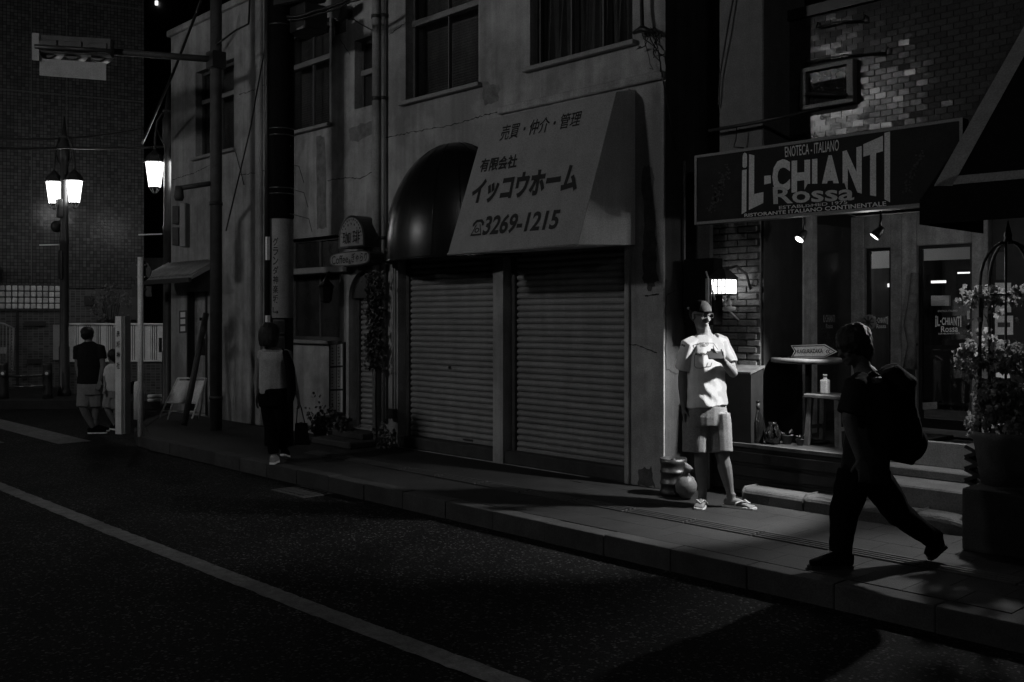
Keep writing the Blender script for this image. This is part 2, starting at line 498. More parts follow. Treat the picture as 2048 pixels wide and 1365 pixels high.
W = {1: (gx(391, FY), gx(468, FY), 4.09, 5.45), 2: (gx(566, FY), gx(659, FY), 4.10, 5.49), 3: (gx(709, FY), gx(758, FY), 4.19, 5.06),
     4: (gx(811, FY), gx(957, FY), 4.12, 5.46), 5: (gx(1060, FY), gx(1265, FY), 4.14, 5.5), 6: (gx(574, FY), gx(679, FY), 1.25, 2.63),
     'vent': (gx(668, FY), gx(692, FY), 5.22, 5.58)}
D7 = (gx(375, FY), gx(415, FY), .02, 1.96)
DC = (gx(704, FY), gx(704, FY) + .66, .16, 2.14)
S1 = (-9.65, -7.95, .0, 2.42); S2 = (-7.79, -6.09, .0, 2.42)
ops = [W[1], W[2], W[3], W[4], W[5], W[6], W['vent'], D7, (DC[0], DC[1], .16, 1.80), S1, S2]
mb = MB()
facade(mb, XL, XR, -.02, HT, FY, ops, .3)
mb.quad((XL, FY, -.02), (XL, FY, HT), (XL, 16, HT), (XL, 16, -.02))
mb.quad((XL, FY, HT), (XR, FY, HT), (XR, 13, HT), (XL, 16, HT))
mb.quad((XL, FY + .3, -.02), (XL, FY + .3, HT), (XR, FY + .3, HT), (XR, FY + .3, -.02))   # closes the openings behind
mb.build('wall', m_wall, A)
MB().quad((XR, FY, -.02), (XR, 13, -.02), (XR, 13, HT), (XR, FY, HT)).build('side_wall', m_wall_shaded_dirt, A)
# arch head over the coffee-shop door: infill with a round cut out of it
mb = MB()
cx, rr, zc = (DC[0] + DC[1]) / 2, .33, 1.80
# the opening in the facade is square up to 1.80; the half-round part above is a flat black fan standing in for the dark recess, with a raised rim
fan = [(cx + rr * math.cos(t), FY - .004, zc + rr * math.sin(t)) for t in [math.pi * k / 14 for k in range(15)]]
mb.prism(fan, (0, .003, 0)); mb.build('arch_recess', m_black, A)
mb = MB()
for k in range(14):
    t0, t1 = math.pi * k / 14, math.pi * (k + 1) / 14
    P = lambda r, t, y: (cx + r * math.cos(t), y, zc + r * math.sin(t))
    mb.hexa([P(.33, t0, FY - .05), P(.39, t0, FY - .05), P(.39, t0, FY - .001), P(.33, t0, FY - .001), P(.33, t1, FY - .05), P(.39, t1, FY - .05), P(.39, t1, FY - .001), P(.33, t1, FY - .001)])
mb.box(cx - .39, cx - .33, FY - .05, FY - .001, .16, zc); mb.box(cx + .33, cx + .39, FY - .05, FY - .001, .16, zc)
mb.build('door_surround', m_wall, A)
# parapet cap, roof edge
MB().box(XL - .05, XR + .02, FY - .06, FY + .25, HT - .002, HT + .1).build('parapet', m_wall, A, bevel=.01)
# ledge under the upper windows (slight step) right of the pipes
MB().box(gx(1000, FY), XR - .001, FY - .05, FY - .002, 3.72, 3.80).build('string_course', m_wall, A, bevel=.012)
# window builder: frame, mullions, panes, sill
def window(op, transom, cols, curtain=False, blind=False, sill=True, pane=None, fm=m_framed, tm=m_frame, dep=.14):
    a, b, c, d = op
    Yf = FY + dep
    root = MB()
    t = .045
    root.box(a, b, Yf - .03, Yf + .03, c, c + t); root.box(a, b, Yf - .03, Yf + .03, d - t, d)
    root.box(a, a + t, Yf - .029, Yf + .029, c + t, d - t); root.box(b - t, b, Yf - .029, Yf + .029, c + t, d - t)
    w = root.build('window', fm, A)
    rows = [(c + t, d - t)]
    if transom:
        MB().box(a + .002, b - .002, Yf - .05, Yf + .028, transom - .035, transom + .035).build('transom', tm, w, bevel=.006)
        rows = [(c + t, transom - .035), (transom + .035, d - t)]
    for z0, z1 in rows:
        for k in range(cols):
            xa = a + t + (b - a - 2 * t) * k / cols; xb = a + t + (b - a - 2 * t) * (k + 1) / cols
            MB().box(xa + .002, xb - .002, Yf - .004 + .012 * (k % 2), Yf + .002 + .012 * (k % 2), z0, z1).build('pane', pane or m_paned, w)
            if k: MB().box(xa - .008, xa + .008, Yf - .02, Yf + .022, z0, z1).build('mullion', m_mull, w)
    if sill:
        MB().box(a - .06, b + .06, FY - .07, FY + .11, c - .045, c + .002).build('sill', tm, w, bevel=.006)
    if blind:
        mb = MB(); z = c + .06
        while z < d - .05:
            mb.obox(((a + b) / 2, Yf + .05, z), ((b - a) / 2 - .01, 0, 0), (0, .012, .006), (0, 0, .0008)); z += .032
        o = mb.build('venetian_blind', m_curt, w); o['kind'] = 'stuff'
    if curtain:
        n = 64; mb = MB()
        for k in range(n):
            xa = a + t + (b - a - 2 * t) * k / n; xb = a + t + (b - a - 2 * t) * (k + 1) / n
            f = lambda q: .03 * math.sin(q * 31) + .02 * math.sin(q * 71 + 1)
            mb.quad((xa, Yf + .07 + f(xa), c + .02), (xb, Yf + .07 + f(xb), c + .02), (xb, Yf + .07 + f(xb * 1.02), d - .03), (xa, Yf + .07 + f(xa * 1.02), d - .03))
        mb.build('curtain', m_curt, w)
    return w
window(W[1], 4.98, 2, blind=True, pane=m_pane); window(W[2], 5.03, 2, blind=True, pane=m_pane); window(W[3], 4.66, 1, sill=False)
window(W[4], 5.06, 2, blind=True, pane=m_pane); window(W[5], None, 3, curtain=True, pane=m_pane)
w6 = window(W[6], 2.17, 2)
MB().box(W[6][0] - .05, W[6][1] + .3, FY - .09, FY - .005, 2.135, 2.215).build('sill', m_frame, w6, bevel=.008)
# blinds behind the upper dark panes read as fine horizontal lines
v = MB().box(W['vent'][0], W['vent'][1], FY + .02, FY + .05, W['vent'][2], W['vent'][3]).build('vent_opening', m_black, A)
# roller shutters
def shutter(op, z0, z1, Y, n, name='shutter', label=None):
    a, b = op[0] + .004, op[1] - .004
    s = MB().box(a, b, Y - .05, Y + .06, z1 + .001, z1 + .008).build(name, m_polegrey, A)
    for xa in (a, b - .06): MB().box(xa, xa + .06, Y - .06, Y + .06, .02, z1).build('guide_rail', m_polegrey, s, bevel=.008)
    h = (z1 - z0) / n; wd = b - a - .12
    prof = [(0, 0), (-.021, h * .2), (-.030, h * .5), (-.021, h * .8), (0, h * .995)]
    mm = MB()
    for (y0, q0), (y1, q1) in zip(prof[:-1], prof[1:]):
        mm.add([(0, y0, q0), (wd, y0, q0), (wd, y1, q1), (0, y1, q1)], [(0, 1, 2, 3)], False)
    mm.add([(0, 0, 0), (0, .008, 0), (wd, .008, 0), (wd, 0, 0)], [(0, 1, 2, 3)])
    me = mm.mesh('slat')
    for k in range(n):
        link('slat', me, m_slat, s, Vector((a + .06, Y + random.uniform(-.0015, .0015), z0 + k * h)) - ORG[s.name])
    MB().box(a + .062, b - .062, Y - .03, Y + .02, z0 - .05, z0).build('bottom_rail', m_grey, s, bevel=.006)
    return s
sh1 = shutter(S1, .19, 2.41, FY + .17, 33)
sh2 = shutter(S2, .17, 2.41, FY + .17, 34)
for s_, nm in ((S1, 0), (S2, 1)):
    MB().box(s_[0] + .003, s_[1] - .003, FY + .02, FY + .298, 0, .135).build('threshold', m_kerb, A, bevel=.01)
c1 = onY(900, 735, FY + .14)
MB().lathe((c1.x, FY + .139, c1.z), [(.018, 0), (.018, .014), (.012, .02)], 12, (0, -1, 0)).build('lock', m_steel, sh1)
MB().box(-8.6, -8.44, FY + .13, FY + .139, .165, .185).build('pull_handle', m_dark, sh1)
sh3 = shutter(DC, .2, 1.79, FY + .12, 24)
MB().box(DC[0] - .1, DC[1] + .1, FY - .55, FY + .02, -.005, .075).build('door_step', m_kerb, A, bevel=.015)
MB().box(DC[0], DC[1], FY - .3, FY + .1, .075, .15).build('door_step', m_kerb, A, bevel=.012)
# side door with papers at the left end, and the small eave above it
dr = MB().box(D7[0] + .01, D7[1] - .01, FY + .1, FY + .14, .03, 1.95).build('door', m_wood, A)
MB().box(D7[0], D7[0] + .05, FY - .015, FY + .1, .02, 1.96).build('door_frame', m_wood2, dr)
MB().box(D7[1] - .05, D7[1], FY - .015, FY + .1, .02, 1.96).build('door_frame', m_wood2, dr)
MB().box(D7[0] + .24, D7[0] + .55, FY + .085, FY + .098, .95, 1.55).build('door_window', m_paned, dr)
pw = MB().box(D7[0] + .26, D7[0] + .5, FY + .07, FY + .083, 1.22, 1.5).build('notice', m_poster, dr)
ev = MB()
ev.prism([(XL - .1, FY - .48, 2.18), (XL - .1, FY - .002, 2.44), (XL - .1, FY - .002, 2.38), (XL - .1, FY - .48, 2.12)], (1.85, 0, 0))
ev = ev.build('eave', m_grey, A)
for k in range(16):
    MB().tube([(XL - .06 + k * .116, FY - .49, 2.19), (XL - .06 + k * .116, FY - .01, 2.45)], .02, 6).build('ridge', m_grey, ev)
MB().box(XL - .12, XL + 1.77, FY - .53, FY - .485, 2.08, 2.15).build('gutter', m_dark, ev)
# lower wall batten columns (plaster steps) and projections
MB().box(gx(516, FY), gx(526, FY), FY - .05, FY - .001, 0, HT - .01).build('pilaster', m_wall, A, bevel=.01)
MB().box(-6.085, -6.03, FY - .03, FY - .001, 0, 3.70).build('pilaster', m_wall, A, bevel=.006)
MB().box(-6.0, XR - .002, FY - .02, FY - .001, 0, 3.70).build('pilaster', m_wall, A, bevel=.004)
# cracks and peeled patches near the pillar
def ribbon(pts, w, mat, name, par, nrm):
    m = MB(); nrm = Vector(nrm)
    P = []
    for i in range(len(pts) - 1):          # jitter between the drawn points
        a, b = Vector(pts[i]), Vector(pts[i + 1]); n = max(2, int((b - a).length / .035))
        side = (b - a).normalized().cross(nrm)
        for k in range(n):
            P.append(a.lerp(b, k / n) + side * (random.uniform(-.010, .010) if 0 < k else 0))
    P.append(Vector(pts[-1]))
    for i in range(len(P) - 1):
        d = (P[i + 1] - P[i]).normalized().cross(nrm)
        w0 = w * random.uniform(.4, 1.2)
        m.quad(P[i] - d * w0, P[i] + d * w0, P[i + 1] + d * w0, P[i + 1] - d * w0)
    return m.build(name, mat, par)
yf = FY - .0225
ribbon([onY(1257, 689, yf), onY(1280, 693, yf), onY(1302, 701, yf), onY(1314, 706, yf)], .0065, m_crack, 'crack', A, (0, 1, 0))
xr = XR + .0015
ribbon([onX(1334, 590, xr), onX(1331, 615, xr), onX(1333, 660, xr), onX(1331, 705, xr), onX(1333, 740, xr), onX(1356, 748, xr)], .0065, m_crack, 'crack', A, (1, 0, 0))
ribbon([onX(1334, 590, xr), onX(1345, 585, xr), onX(1362, 577, xr)], .0065, m_crack, 'crack', A, (1, 0, 0))
ribbon([onY(1290, 592, yf), onY(1310, 590, yf), onY(1318, 589, yf)], .0065, m_crack, 'crack', A, (0, 1, 0))
yw = FY - .0015
for pts in ([(440, 345), (420, 330), (392, 345), (345, 360)], [(690, 355), (720, 358), (745, 345)], [(478, 190), (515, 178), (530, 170)], [(655, 362), (690, 356)], [(480, 350), (520, 345), (545, 338)],
            [(778, 70), (800, 55), (812, 44)], [(770, 275), (840, 262), (905, 250), (1000, 222)], [(700, 110), (690, 95), (680, 80)]):
    ribbon([onY(p[0], p[1], yw) for p in pts], .0055, m_crack, 'crack', A, (0, 1, 0))
def patch(pxs, Y, name, mat=m_patch):
    P = [onY(p[0], p[1], Y) for p in pxs]; Q = []
    for i in range(len(P)):
        a, b = P[i], P[(i + 1) % len(P)]
        for k in range(6): Q.append(a.lerp(b, k / 6) + Vector((random.uniform(-.018, .018), 0, random.uniform(-.018, .018))))
    return MB().add(Q, [tuple(range(len(Q)))]).build(name, mat, A)
patch([(1284, 335), (1306, 332), (1312, 470), (1316, 560), (1300, 585), (1284, 560), (1288, 480)], FY - .0235, 'peeled_patch')
patch([(1278, 940), (1302, 935), (1312, 975), (1276, 970)], FY - .0235, 'peeled_patch')
patch([(698, 256), (748, 240), (748, 268), (716, 285), (700, 282)], FY - .002, 'stain', M('damp_stain', .16, .9, .3, 9, .3, 90, spec=.1))
m_stain_shadow = MATS['damp_stain']
patch([(632, 275), (650, 272), (653, 455), (634, 460)], FY - .002, 'stain', m_stain_shadow)  # dark strip painted as the utility pole's cast shadow
patch([(962, 165), (1000, 170), (995, 205), (970, 210)], FY - .002, 'stain', m_stain_shadow)
# upper pipes and cable runs on the front
def pipe(px, y0z, y1z, r, label, Y=None, mat=m_grey, rings=()):
    Y = Y or FY - r - .03
    x = gx(px, Y)
    p = MB().tube([(x, Y, y0z), (x, Y, y1z)], r, 10).thing('downpipe', mat, (x, Y, y0z), label, 'pipe')
    for z in rings: MB().lathe((x, Y, z), [(r + .012, 0), (r + .012, .04)], 10).build('clamp', m_dark, p); MB().box(x - .012, x + .012, Y + r * .5, FY - .002, z + .005, z + .035).build('bracket', m_dark, p)
    return p
pipe(753, .05, 6.05, .055, 'thick grey downpipe left of the thin conduit, beside the coffee shop door', mat=m_wall, rings=(2.5, 4.2, 5.2))
pipe(767, .3, 6.05, .026, 'thin conduit running up the wall right of the thick downpipe', mat=m_grey, rings=(2.5, 4.2, 5.2))
cp = pipe(786, .42, 2.25, .012, 'narrow cable tube on the wall left of the first shutter with a switch box below', mat=m_grey)
x = gx(786, FY - .04); MB().box(x - .05, x + .05, FY - .09, FY - .005, .34, .46).build('switch_box', m_dark, cp, bevel=.01)
# vent hood
vx = gx(700, FY)
vh = MB().lathe((vx, FY - .005, 5.42), [(.07, 0), (.07, .1), (.115, .1), (.12, .16), (.09, .2)], 16, (0, -1, 0)).thing('vent_hood', m_dark, (vx, FY, 5.42), 'round dark ventilation hood on the upper wall between two windows', 'vent')
# poster beside the side door
c = [onY(358, 622, FY - .006), onY(374, 621, FY - .006), onY(374, 666, FY - .006), onY(358, 667, FY - .006)]
po = MB().prism(c, (0, .004, 0)).thing('wall_poster', m_framed, c[2], 'small dark framed poster on the wall left of the side door', 'poster')
f = bil([p + Vector((0, -.003, 0)) for p in c])
for v0, v1 in ((.70, .93), (.4, .62), (.08, .3)):
    MB().quad(f(.2, v0), f(.8, v0), f(.8, v1), f(.2, v1)).build('print', m_lgrey, po)

# ---------------------------------------------------------------- awning sign over the shutters
AX0, AX1 = -7.74, -5.956
Pt, Pb = FY - .285, FY - .80
zt = 3.62; zb = 2.20
aw = MB()
prof = [(FY - .003, zb + .035), (Pb, zb), (Pt, zt), (FY - .003, zt + .06)]
for xx in (AX0, AX1):
    pass
aw.hexa([(AX0, Pb + .004, zb), (AX1, Pb + .004, zb), (AX1, FY - .003, zb + .035), (AX0, FY - .003, zb + .035), (AX0, Pt + .004, zt), (AX1, Pt + .004, zt), (AX1, FY - .003, zt + .06), (AX0, FY - .003, zt + .06)])
awn = aw.thing('shop_sign', m_signside, (-6.85, FY, zb), 'big slanted pale sign box with Japanese shop lettering above the shutters', 'sign')
MB().hexa([(AX0, Pb, zb), (AX1, Pb, zb), (AX1, Pb + .004, zb), (AX0, Pb + .004, zb), (AX0, Pt, zt), (AX1, Pt, zt), (AX1, Pt + .004, zt), (AX0, Pt + .004, zt)]).build('sign_panel', m_sign, awn)
MB().tube([(AX0, Pb - .004, zb - .006), (AX1, Pb - .004, zb - .006)], .012, 6).build('edge_trim', m_frame, awn)
p0 = Vector((AX1, Pb, zb)); nrm = Vector((0, zt - zb, -(Pt - Pb))).normalized()
nrm = Vector((0, -(zt - zb), (Pt - Pb))).normalized()
pl = p0 + nrm * .004
def S(px, py): return onPl(px, py, pl, nrm)
def sgn(body, tl, tr, br, bl, off, it=0): lettering(body, (S(*tl), S(*tr), S(*br), S(*bl)), m_ink, awn, off)
sgn('売買・仲介・管理', (1006, 251), (1166, 220), (1158, 252), (998, 283), .010)
sgn('有限会社', (964, 318), (1037, 308), (1032, 336), (957, 346), .03)
sgn('イッコウホーム', (950, 361), (1160, 325), (1152, 384), (938, 411), .05)
sgn('3269-1215', (974, 432), (1123, 418), (1113, 459), (963, 472), .03)
# telephone mark
f = bil((S(948, 441), S(970, 438), S(962, 471), S(940, 473)))
tb = MB()
for poly in ([(.0, .6), (.0, .8), (.25, 1), (.75, 1), (1, .8), (1, .6), (.85, .6), (.8, .74), (.65, .84), (.35, .84), (.2, .74), (.15, .6)],
             [(.3, .7), (.38, .7), (.12, .12), (.88, .12), (.62, .7), (.7, .7), (1, 0), (0, 0)]):
    tb.add([f(u, v) for u, v in poly], [tuple(range(len(poly)))])
n_ = 12
for k in range(n_):
    t0, t1 = 2 * math.pi * k / n_, 2 * math.pi * (k + 1) / n_
    tb.add([f(.5 + r * math.cos(t), .34 + r * .8 * math.sin(t)) for r, t in ((.2, t0), (.12, t0), (.12, t1), (.2, t1))], [(0, 1, 2, 3)])
tb.build('lettering', m_ink, awn)
# ---------------------------------------------------------------- dark dome awning left of the sign
DXc, DR, DZ0 = -8.62, 1.11, 2.21
DP = .48
dm = MB()
nu, nv = 32, 12
G = []
for j in range(nv + 1):
    ph = (math.pi / 2) * j / nv                # 0 = front lower rim .. pi/2 = wall
    for i in range(nu + 1):
        th = math.pi * i / nu                  # 0 right end .. pi left end, over the top
        G.append((ph, th))
# dome: quarter ellipsoid standing on the wall, rim horizontal at the bottom
for j in range(nv + 1):
    el = (math.pi / 2) * j / nv
    for i in range(nu + 1):
        az = math.pi * i / nu
        dm.v.append(Vector((DXc + DR * math.cos(az) * math.cos(el), FY - .004 - DP * math.sin(az) * math.cos(el), DZ0 + .12 + 1.19 * math.sin(el))))
for j in range(nv):
    for i in range(nu):
        a = j * (nu + 1) + i
        dm.f.append([a, a + 1, a + nu + 2, a + nu + 1]); dm.sm.append(True)
b0 = len(dm.v)
for i in range(nu + 1):
    az = math.pi * i / nu
    dm.v.append(Vector((DXc + DR * math.cos(az), FY - .004 - DP * math.sin(az), DZ0)))
for i in range(nu): dm.f.append([i, b0 + i, b0 + i + 1, i + 1]); dm.sm.append(True)
da = dm.thing('dome_awning', m_vinyl, (DXc, FY, DZ0), 'shiny black dome awning over the left shutter', 'awning')
for i in range(2, nu, 4):
    az = math.pi * i / nu
    pts = [Vector((DXc + (DR + .006) * math.cos(az) * math.cos(el), FY - .006 - (DP + .006) * math.sin(az) * math.cos(el), DZ0 + .12 + 1.196 * math.sin(el))) for el in [math.pi / 2 * k / 9 for k in range(9)]]
    MB().tube([Vector((pts[0].x, pts[0].y, DZ0 + .01))] + pts, .003, 5).build('seam', m_vinyl, da)
rim = [Vector((DXc + (DR + .008) * math.cos(math.pi * i / nu), FY - .004 - (DP + .008) * math.sin(math.pi * i / nu), DZ0)) for i in range(nu + 1)]
MB().tube(rim, .018, 6).build('rim', m_vinyl, da)
# ---------------------------------------------------------------- coffee-shop signs
Yc = FY - .30
def cpx(px, py): return onY(px, py, Yc)
ct = MB()
fz = bil((cpx(677, 434), cpx(729, 428), cpx(729, 493), cpx(677, 498)))
out = [(0, 0)] + [(.5 - .5 * math.cos(math.pi * k / 16), .25 + .75 * math.sin(math.pi * k / 16)) for k in range(17)] + [(1, 0)]
ct.prism([fz(u, v) for u, v in out], (0, .22, 0))
cs = ct.thing('coffee_sign', m_dark, fz(.5, 0) + Vector((0, .2, 0)), 'round topped coffee shop sign box with two brush written characters', 'sign')
fi = bil([p + Vector((0, -.004, 0)) for p in (cpx(681, 438), cpx(726, 433), cpx(726, 490), cpx(681, 494))])
MB().add([fi(u, v) for u, v in out], [tuple(range(len(out)))]).build('sign_panel', m_sign, cs)
lettering('珈', [p + Vector((0, -.008, 0)) for p in (cpx(686, 465), cpx(702, 463), cpx(702, 488), cpx(686, 490))], m_ink, cs, .012)
lettering('琲', [p + Vector((0, -.008, 0)) for p in (cpx(706, 461), cpx(721, 459), cpx(721, 487), cpx(706, 489))], m_ink, cs, .012)
for k in range(15):
    t = math.pi * (k + .5) / 15
    for q, rr_ in enumerate((.44, .34) if k % 2 else (.44,)):
        p = fi(.5 - rr_ * math.cos(t), .27 + rr_ * 1.5 * math.sin(t)) + Vector((0, -.003, 0))
        s_ = random.uniform(.005, .010)
        MB().obox(p, (s_, 0, s_ * random.uniform(-1, 1)), (0, .001, 0), (0, 0, s_ * 1.3)).build('coffee_bean_mark', m_ink, cs)
c2 = MB()
fo = bil((cpx(659, 508), cpx(741, 498), cpx(741, 530), cpx(659, 535)))
oc = [(.5 + .5 * (abs(math.cos(t)) ** .6) * (1 if math.cos(t) > 0 else -1), .5 + .5 * (abs(math.sin(t)) ** .55) * (1 if math.sin(t) > 0 else -1)) for t in [2 * math.pi * k / 28 for k in range(28)]]
c2.prism([fo(u, v) for u, v in oc], (0, .2, 0))
cs2 = c2.thing('coffee_sign', m_dark, fo(.5, .5) + Vector((0, .2, 0)), 'oval sign box reading Coffee below the round topped sign', 'sign')
fo2 = lambda u, v: fo(.5 + (u - .5) * .93, .5 + (v - .5) * .85) + Vector((0, -.004, 0))
MB().add([fo2(u, v) for u, v in oc], [tuple(range(len(oc)))]).build('sign_panel', m_sign, cs2)
fo3 = lambda u, v: fo(u, v) + Vector((0, -.008, 0))
lettering('Coffee', (fo3(.07, .80), fo3(.48, .78), fo3(.48, .24), fo3(.07, .16)), m_ink, cs2, .01)
lettering('&', (fo3(.49, .45), fo3(.55, .45), fo3(.55, .14), fo3(.49, .14)), m_ink, cs2, .01)
lettering('ぎゃらり', (fo3(.56, .88), fo3(.94, .84), fo3(.92, .24), fo3(.56, .2)), m_ink, cs2, .012)
# menu board on the wall
Ym = FY - .05
mbq = (onY(658, 688, Ym), onY(688, 685, Ym), onY(688, 829, Ym), onY(658, 829, Ym))
mn = MB().prism(mbq, (0, .03, 0)).thing('menu_board', m_black, mbq[2], 'tall framed menu board on the wall between coffee shop window and door', 'menu board')
fm_ = bil([p + Vector((0, -.004, 0)) for p in mbq])
for r in range(3):
    for c_ in range(2):
        u0, u1 = .12 + c_ * .42, .12 + c_ * .42 + .38; v0, v1 = .03 + r * .325, .03 + r * .325 + .3
        pg = MB().quad(fm_(u0, v0), fm_(u1, v0), fm_(u1, v1), fm_(u0, v1)).build('page', m_lgrey, mn)
        lm = MB()
        for k in range(6):
            w = random.uniform(.25, .75); vv = v0 + .03 + k * .043
            lm.quad(*[p + Vector((0, -.002, 0)) for p in (fm_(u0 + .08, vv), fm_(u0 + .08 + w * .22, vv), fm_(u0 + .08 + w * .22, vv + .012), fm_(u0 + .08, vv + .012))])
        lm.build('menu_line', m_framed, pg)
MB().box(mbq[3].x - .1, mbq[2].x + .12, FY - .16, FY - .003, mbq[3].z - .06, mbq[3].z - .02).thing('wall_shelf', m_black, (mbq[3].x, FY, mbq[3].z - .06), 'narrow black shelf on the wall below the menu board', 'shelf')
# wall lamp at the coffee window (unlit carriage lantern)
lx = gx(655, FY - .12); lz = 1.9
wl = MB().lathe((lx, FY - .14, lz - .16), [(.03, 0), (.07, .03), (.09, .2), (.10, .22), (.03, .3), (.01, .34)], 6, smooth=False).thing('wall_lantern', m_iron, (lx, FY - .14, lz - .16), 'unlit black carriage lantern in front of the coffee shop window', 'lantern')
MB().tube([(lx, FY - .14, lz + .17), (lx, FY - .1, lz + .24), (lx, FY - .004, lz + .22)], .012, 6).build('bracket', m_iron, wl)
MB().ell((lx + .04, FY - .2, lz + .12), (.02, 0, 0), (0, .01, 0), (0, 0, .03)).build('reflector', m_steel, wl)

# ================================================================== GAP AND RESTAURANT
B = empty('restaurant_building', (-5.0, 7.2, 0), 'restaurant building with glazed brick upper wall and recessed wooden entrance', 'building')
YT = 7.6                                     # tiled upper wall
mb = MB()
mb.box(XR + .004, -5.35, 7.5, 7.55, 0, 2.9)                       # low wall in the gap
mb.build('gap_wall', m_wall_shaded_dirt, B)
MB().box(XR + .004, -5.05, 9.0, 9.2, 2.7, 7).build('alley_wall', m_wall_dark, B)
# square column at the left
MB().box(-5.04, -4.60, 7.2, 8.4, 2.55, 7).build('column', M('rough_column', .22, .95, .12, 9, .9, 110, streak=.12, spec=.15), B, bevel=.01)
MB().box(-4.60, 2, YT + .0085, YT + .3, 2.5, 4.10).build('upper_wall', m_mortar, B)
MB().box(-4.598, 2, YT - .03, YT + .3, 4.101, 4.19).build('cornice', m_dark, B)
MB().box(-4.598, 2, YT + .25, YT + .4, 4.19, 7).build('dark_storey', m_black, B)
tl = MB().box(-.0468, .0468, -.008, .004, -.0228, .0228).mesh('tile', bevel=.002)
tiles = []
r = 0; z = 2.66
while z < 4.08:
    xx = -4.55 + (.048 if r % 2 else 0)
    while xx < -2.3:
        tiles.append((xx, z)); xx += .0965
    z += .0482; r += 1
win = (onY(1612, 200, YT).x - .02, onY(1706, 200, YT).x + .03, onY(1660, 215, YT).z, onY(1660, 130, YT).z)
tiles = [t for t in tiles if not (win[0] - .05 < t[0] < win[1] + .05 and win[2] - .03 < t[1] < win[3] + .03)]
vis = sorted(tiles, key=lambda t: (t[0] + 3.2) ** 2 + (t[1] - 3.4) ** 2 * 1.2)
for xx, z in vis[:290]:
    o = link('tile', tl, m_tile, B, Vector((xx, YT + .012, z)) - ORG[B.name])
    k_ = 3.5 if random.random() < .1 else 1
    o.rotation_euler = (random.gauss(0, .008) * k_, 0, random.gauss(0, .010) * k_)
mb = MB()
for xx, z in vis[290:]:
    mb.obox((xx, YT + .01, z), (.0468, random.gauss(0, .0006), 0), (0, .006, 0), (0, random.gauss(0, .0003), .0228))
o = mb.build('tile_field', m_tile, B); o['kind'] = 'stuff'
# small metal window in the tiles, with an open flap
wz = MB()
a, b, c, d = win
wz.box(a, b, YT - .06, YT + .015, c, c + .035); wz.box(a, b, YT - .06, YT + .015, d - .035, d)
wz.box(a, a + .05, YT - .06, YT + .015, c + .035, d - .035); wz.box(b - .06, b, YT - .06, YT + .015, c + .035, d - .035)
ww = wz.build('window', m_grey, B, bevel=.006)
for k in range(3):
    zc0 = c + .04 + (d - c - .08) * k / 3
    o = MB().obox(((a + b) / 2 - .005, YT - .01, zc0 + (d - c - .08) / 6), ((b - a) / 2 - .058, 0, 0), (0, .003, 0), (0, random.uniform(-.012, .012), (d - c - .08) / 6 - .002)).build('pane', M('window_louvre%d' % k, .02, .1, .5, 9, .5, 14, spec=.6), ww)
    o.data.materials[0].name = 'louvre_glass'
MB().tube([(a + .06, YT - .07, c + .13), (b - .02, YT - .12, c + .05)], .014, 6).build('stay_bar', m_dark, ww)
# rods and rusty rail on the tiled wall
for (xa, ya), (xb, yb), lab in (((1632, 56), (1727, 42), 'bent dark rod fixed to the tiles above the small window'), ((1610, 125), (1772, 106), 'straight dark rail on the tiles over the small window')):
    P1, P2 = onY(xa, ya, YT - .04), onY(xb, yb, YT - .04)
    t_ = MB().tube([P1 + Vector((0, .03, .05)), P1, P1.lerp(P2, .5) + Vector((0, 0, .02)), P2, P2 + Vector((0, .03, .05))], .008, 6).thing('wall_rod', m_dark, P1, lab, 'rod')
P1, P2 = onY(1418, 262, 7.1), onY(1640, 218, 7.1)
rd = MB().tube([P1, P1.lerp(P2, .5) + Vector((0, 0, -.01)), P2], .016, 8).thing('conduit', m_dark, P1, 'dark conduit pipe with a cable running above the restaurant sign', 'pipe')
MB().tube([P1.lerp(P2, .27), P1.lerp(P2, .26) + Vector((0, 0, -.12)), P1.lerp(P2, .24) + Vector((0, .0, -.18)), P1.lerp(P2, .33) + Vector((0, 0, -.2))], .006, 5).build('cable', m_dark, rd)
# ---------------------------------------------------------------- restaurant sign board
YS = 7.08
sx0, sx1 = gx(1390, YS), gx(1926, YS); sz0, sz1 = gz(1390, 450, YS), gz(1390, 312, YS)
sb = MB().box(sx0, sx1, YS, YS + .10, sz0, sz1).thing('restaurant_sign', m_board, (sx0, YS + .1, sz0), 'long dark restaurant sign with pale CHIANTI lettering and thin border', 'sign', bevel=.004)
fw = .022
fr = MB()
fr.box(sx0, sx1, YS - .008, YS - .001, sz0, sz0 + fw); fr.box(sx0, sx1, YS - .008, YS - .001, sz1 - fw, sz1)
fr.box(sx0, sx0 + fw, YS - .008, YS - .001, sz0 + fw, sz1 - fw); fr.box(sx1 - fw, sx1, YS - .008, YS - .001, sz0 + fw, sz1 - fw)
fr.build('border', M('sign_border', .22, .6, .1, spec=.3), sb)
def cp(x, y, o=0.004): return onY(1380 + x / 3.657, 230 + y / 3.657, YS - o)
def cpoly(pts, mat=m_letter, nm='letter', o=.004): return MB().add([cp(x, y, o) for x, y in pts], [tuple(range(len(pts)))]).build(nm, mat, sb)
cpoly([(381, 406), (414, 400), (412, 707), (378, 727)])
cpoly([(385, 305), (390, 285), (400, 277), (412, 283), (417, 295), (417, 375), (408, 387), (392, 387), (384, 378)])
cpoly([(432, 288), (470, 297), (469, 580), (537, 565), (536, 645), (430, 697)])
cpoly([(543, 447), (591, 443), (591, 500), (543, 510)])
def cl(ch, tl, tr, br, bl, mat=m_letter, off=.055, o=.004, nm='letter'): return lettering(ch, (cp(*tl, o), cp(*tr, o), cp(*br, o), cp(*bl, o)), mat, sb, off, nm)
cl('C', (602, 325), (732, 325), (732, 560), (602, 585))
cl('H', (743, 337), (878, 328), (878, 560), (742, 580))
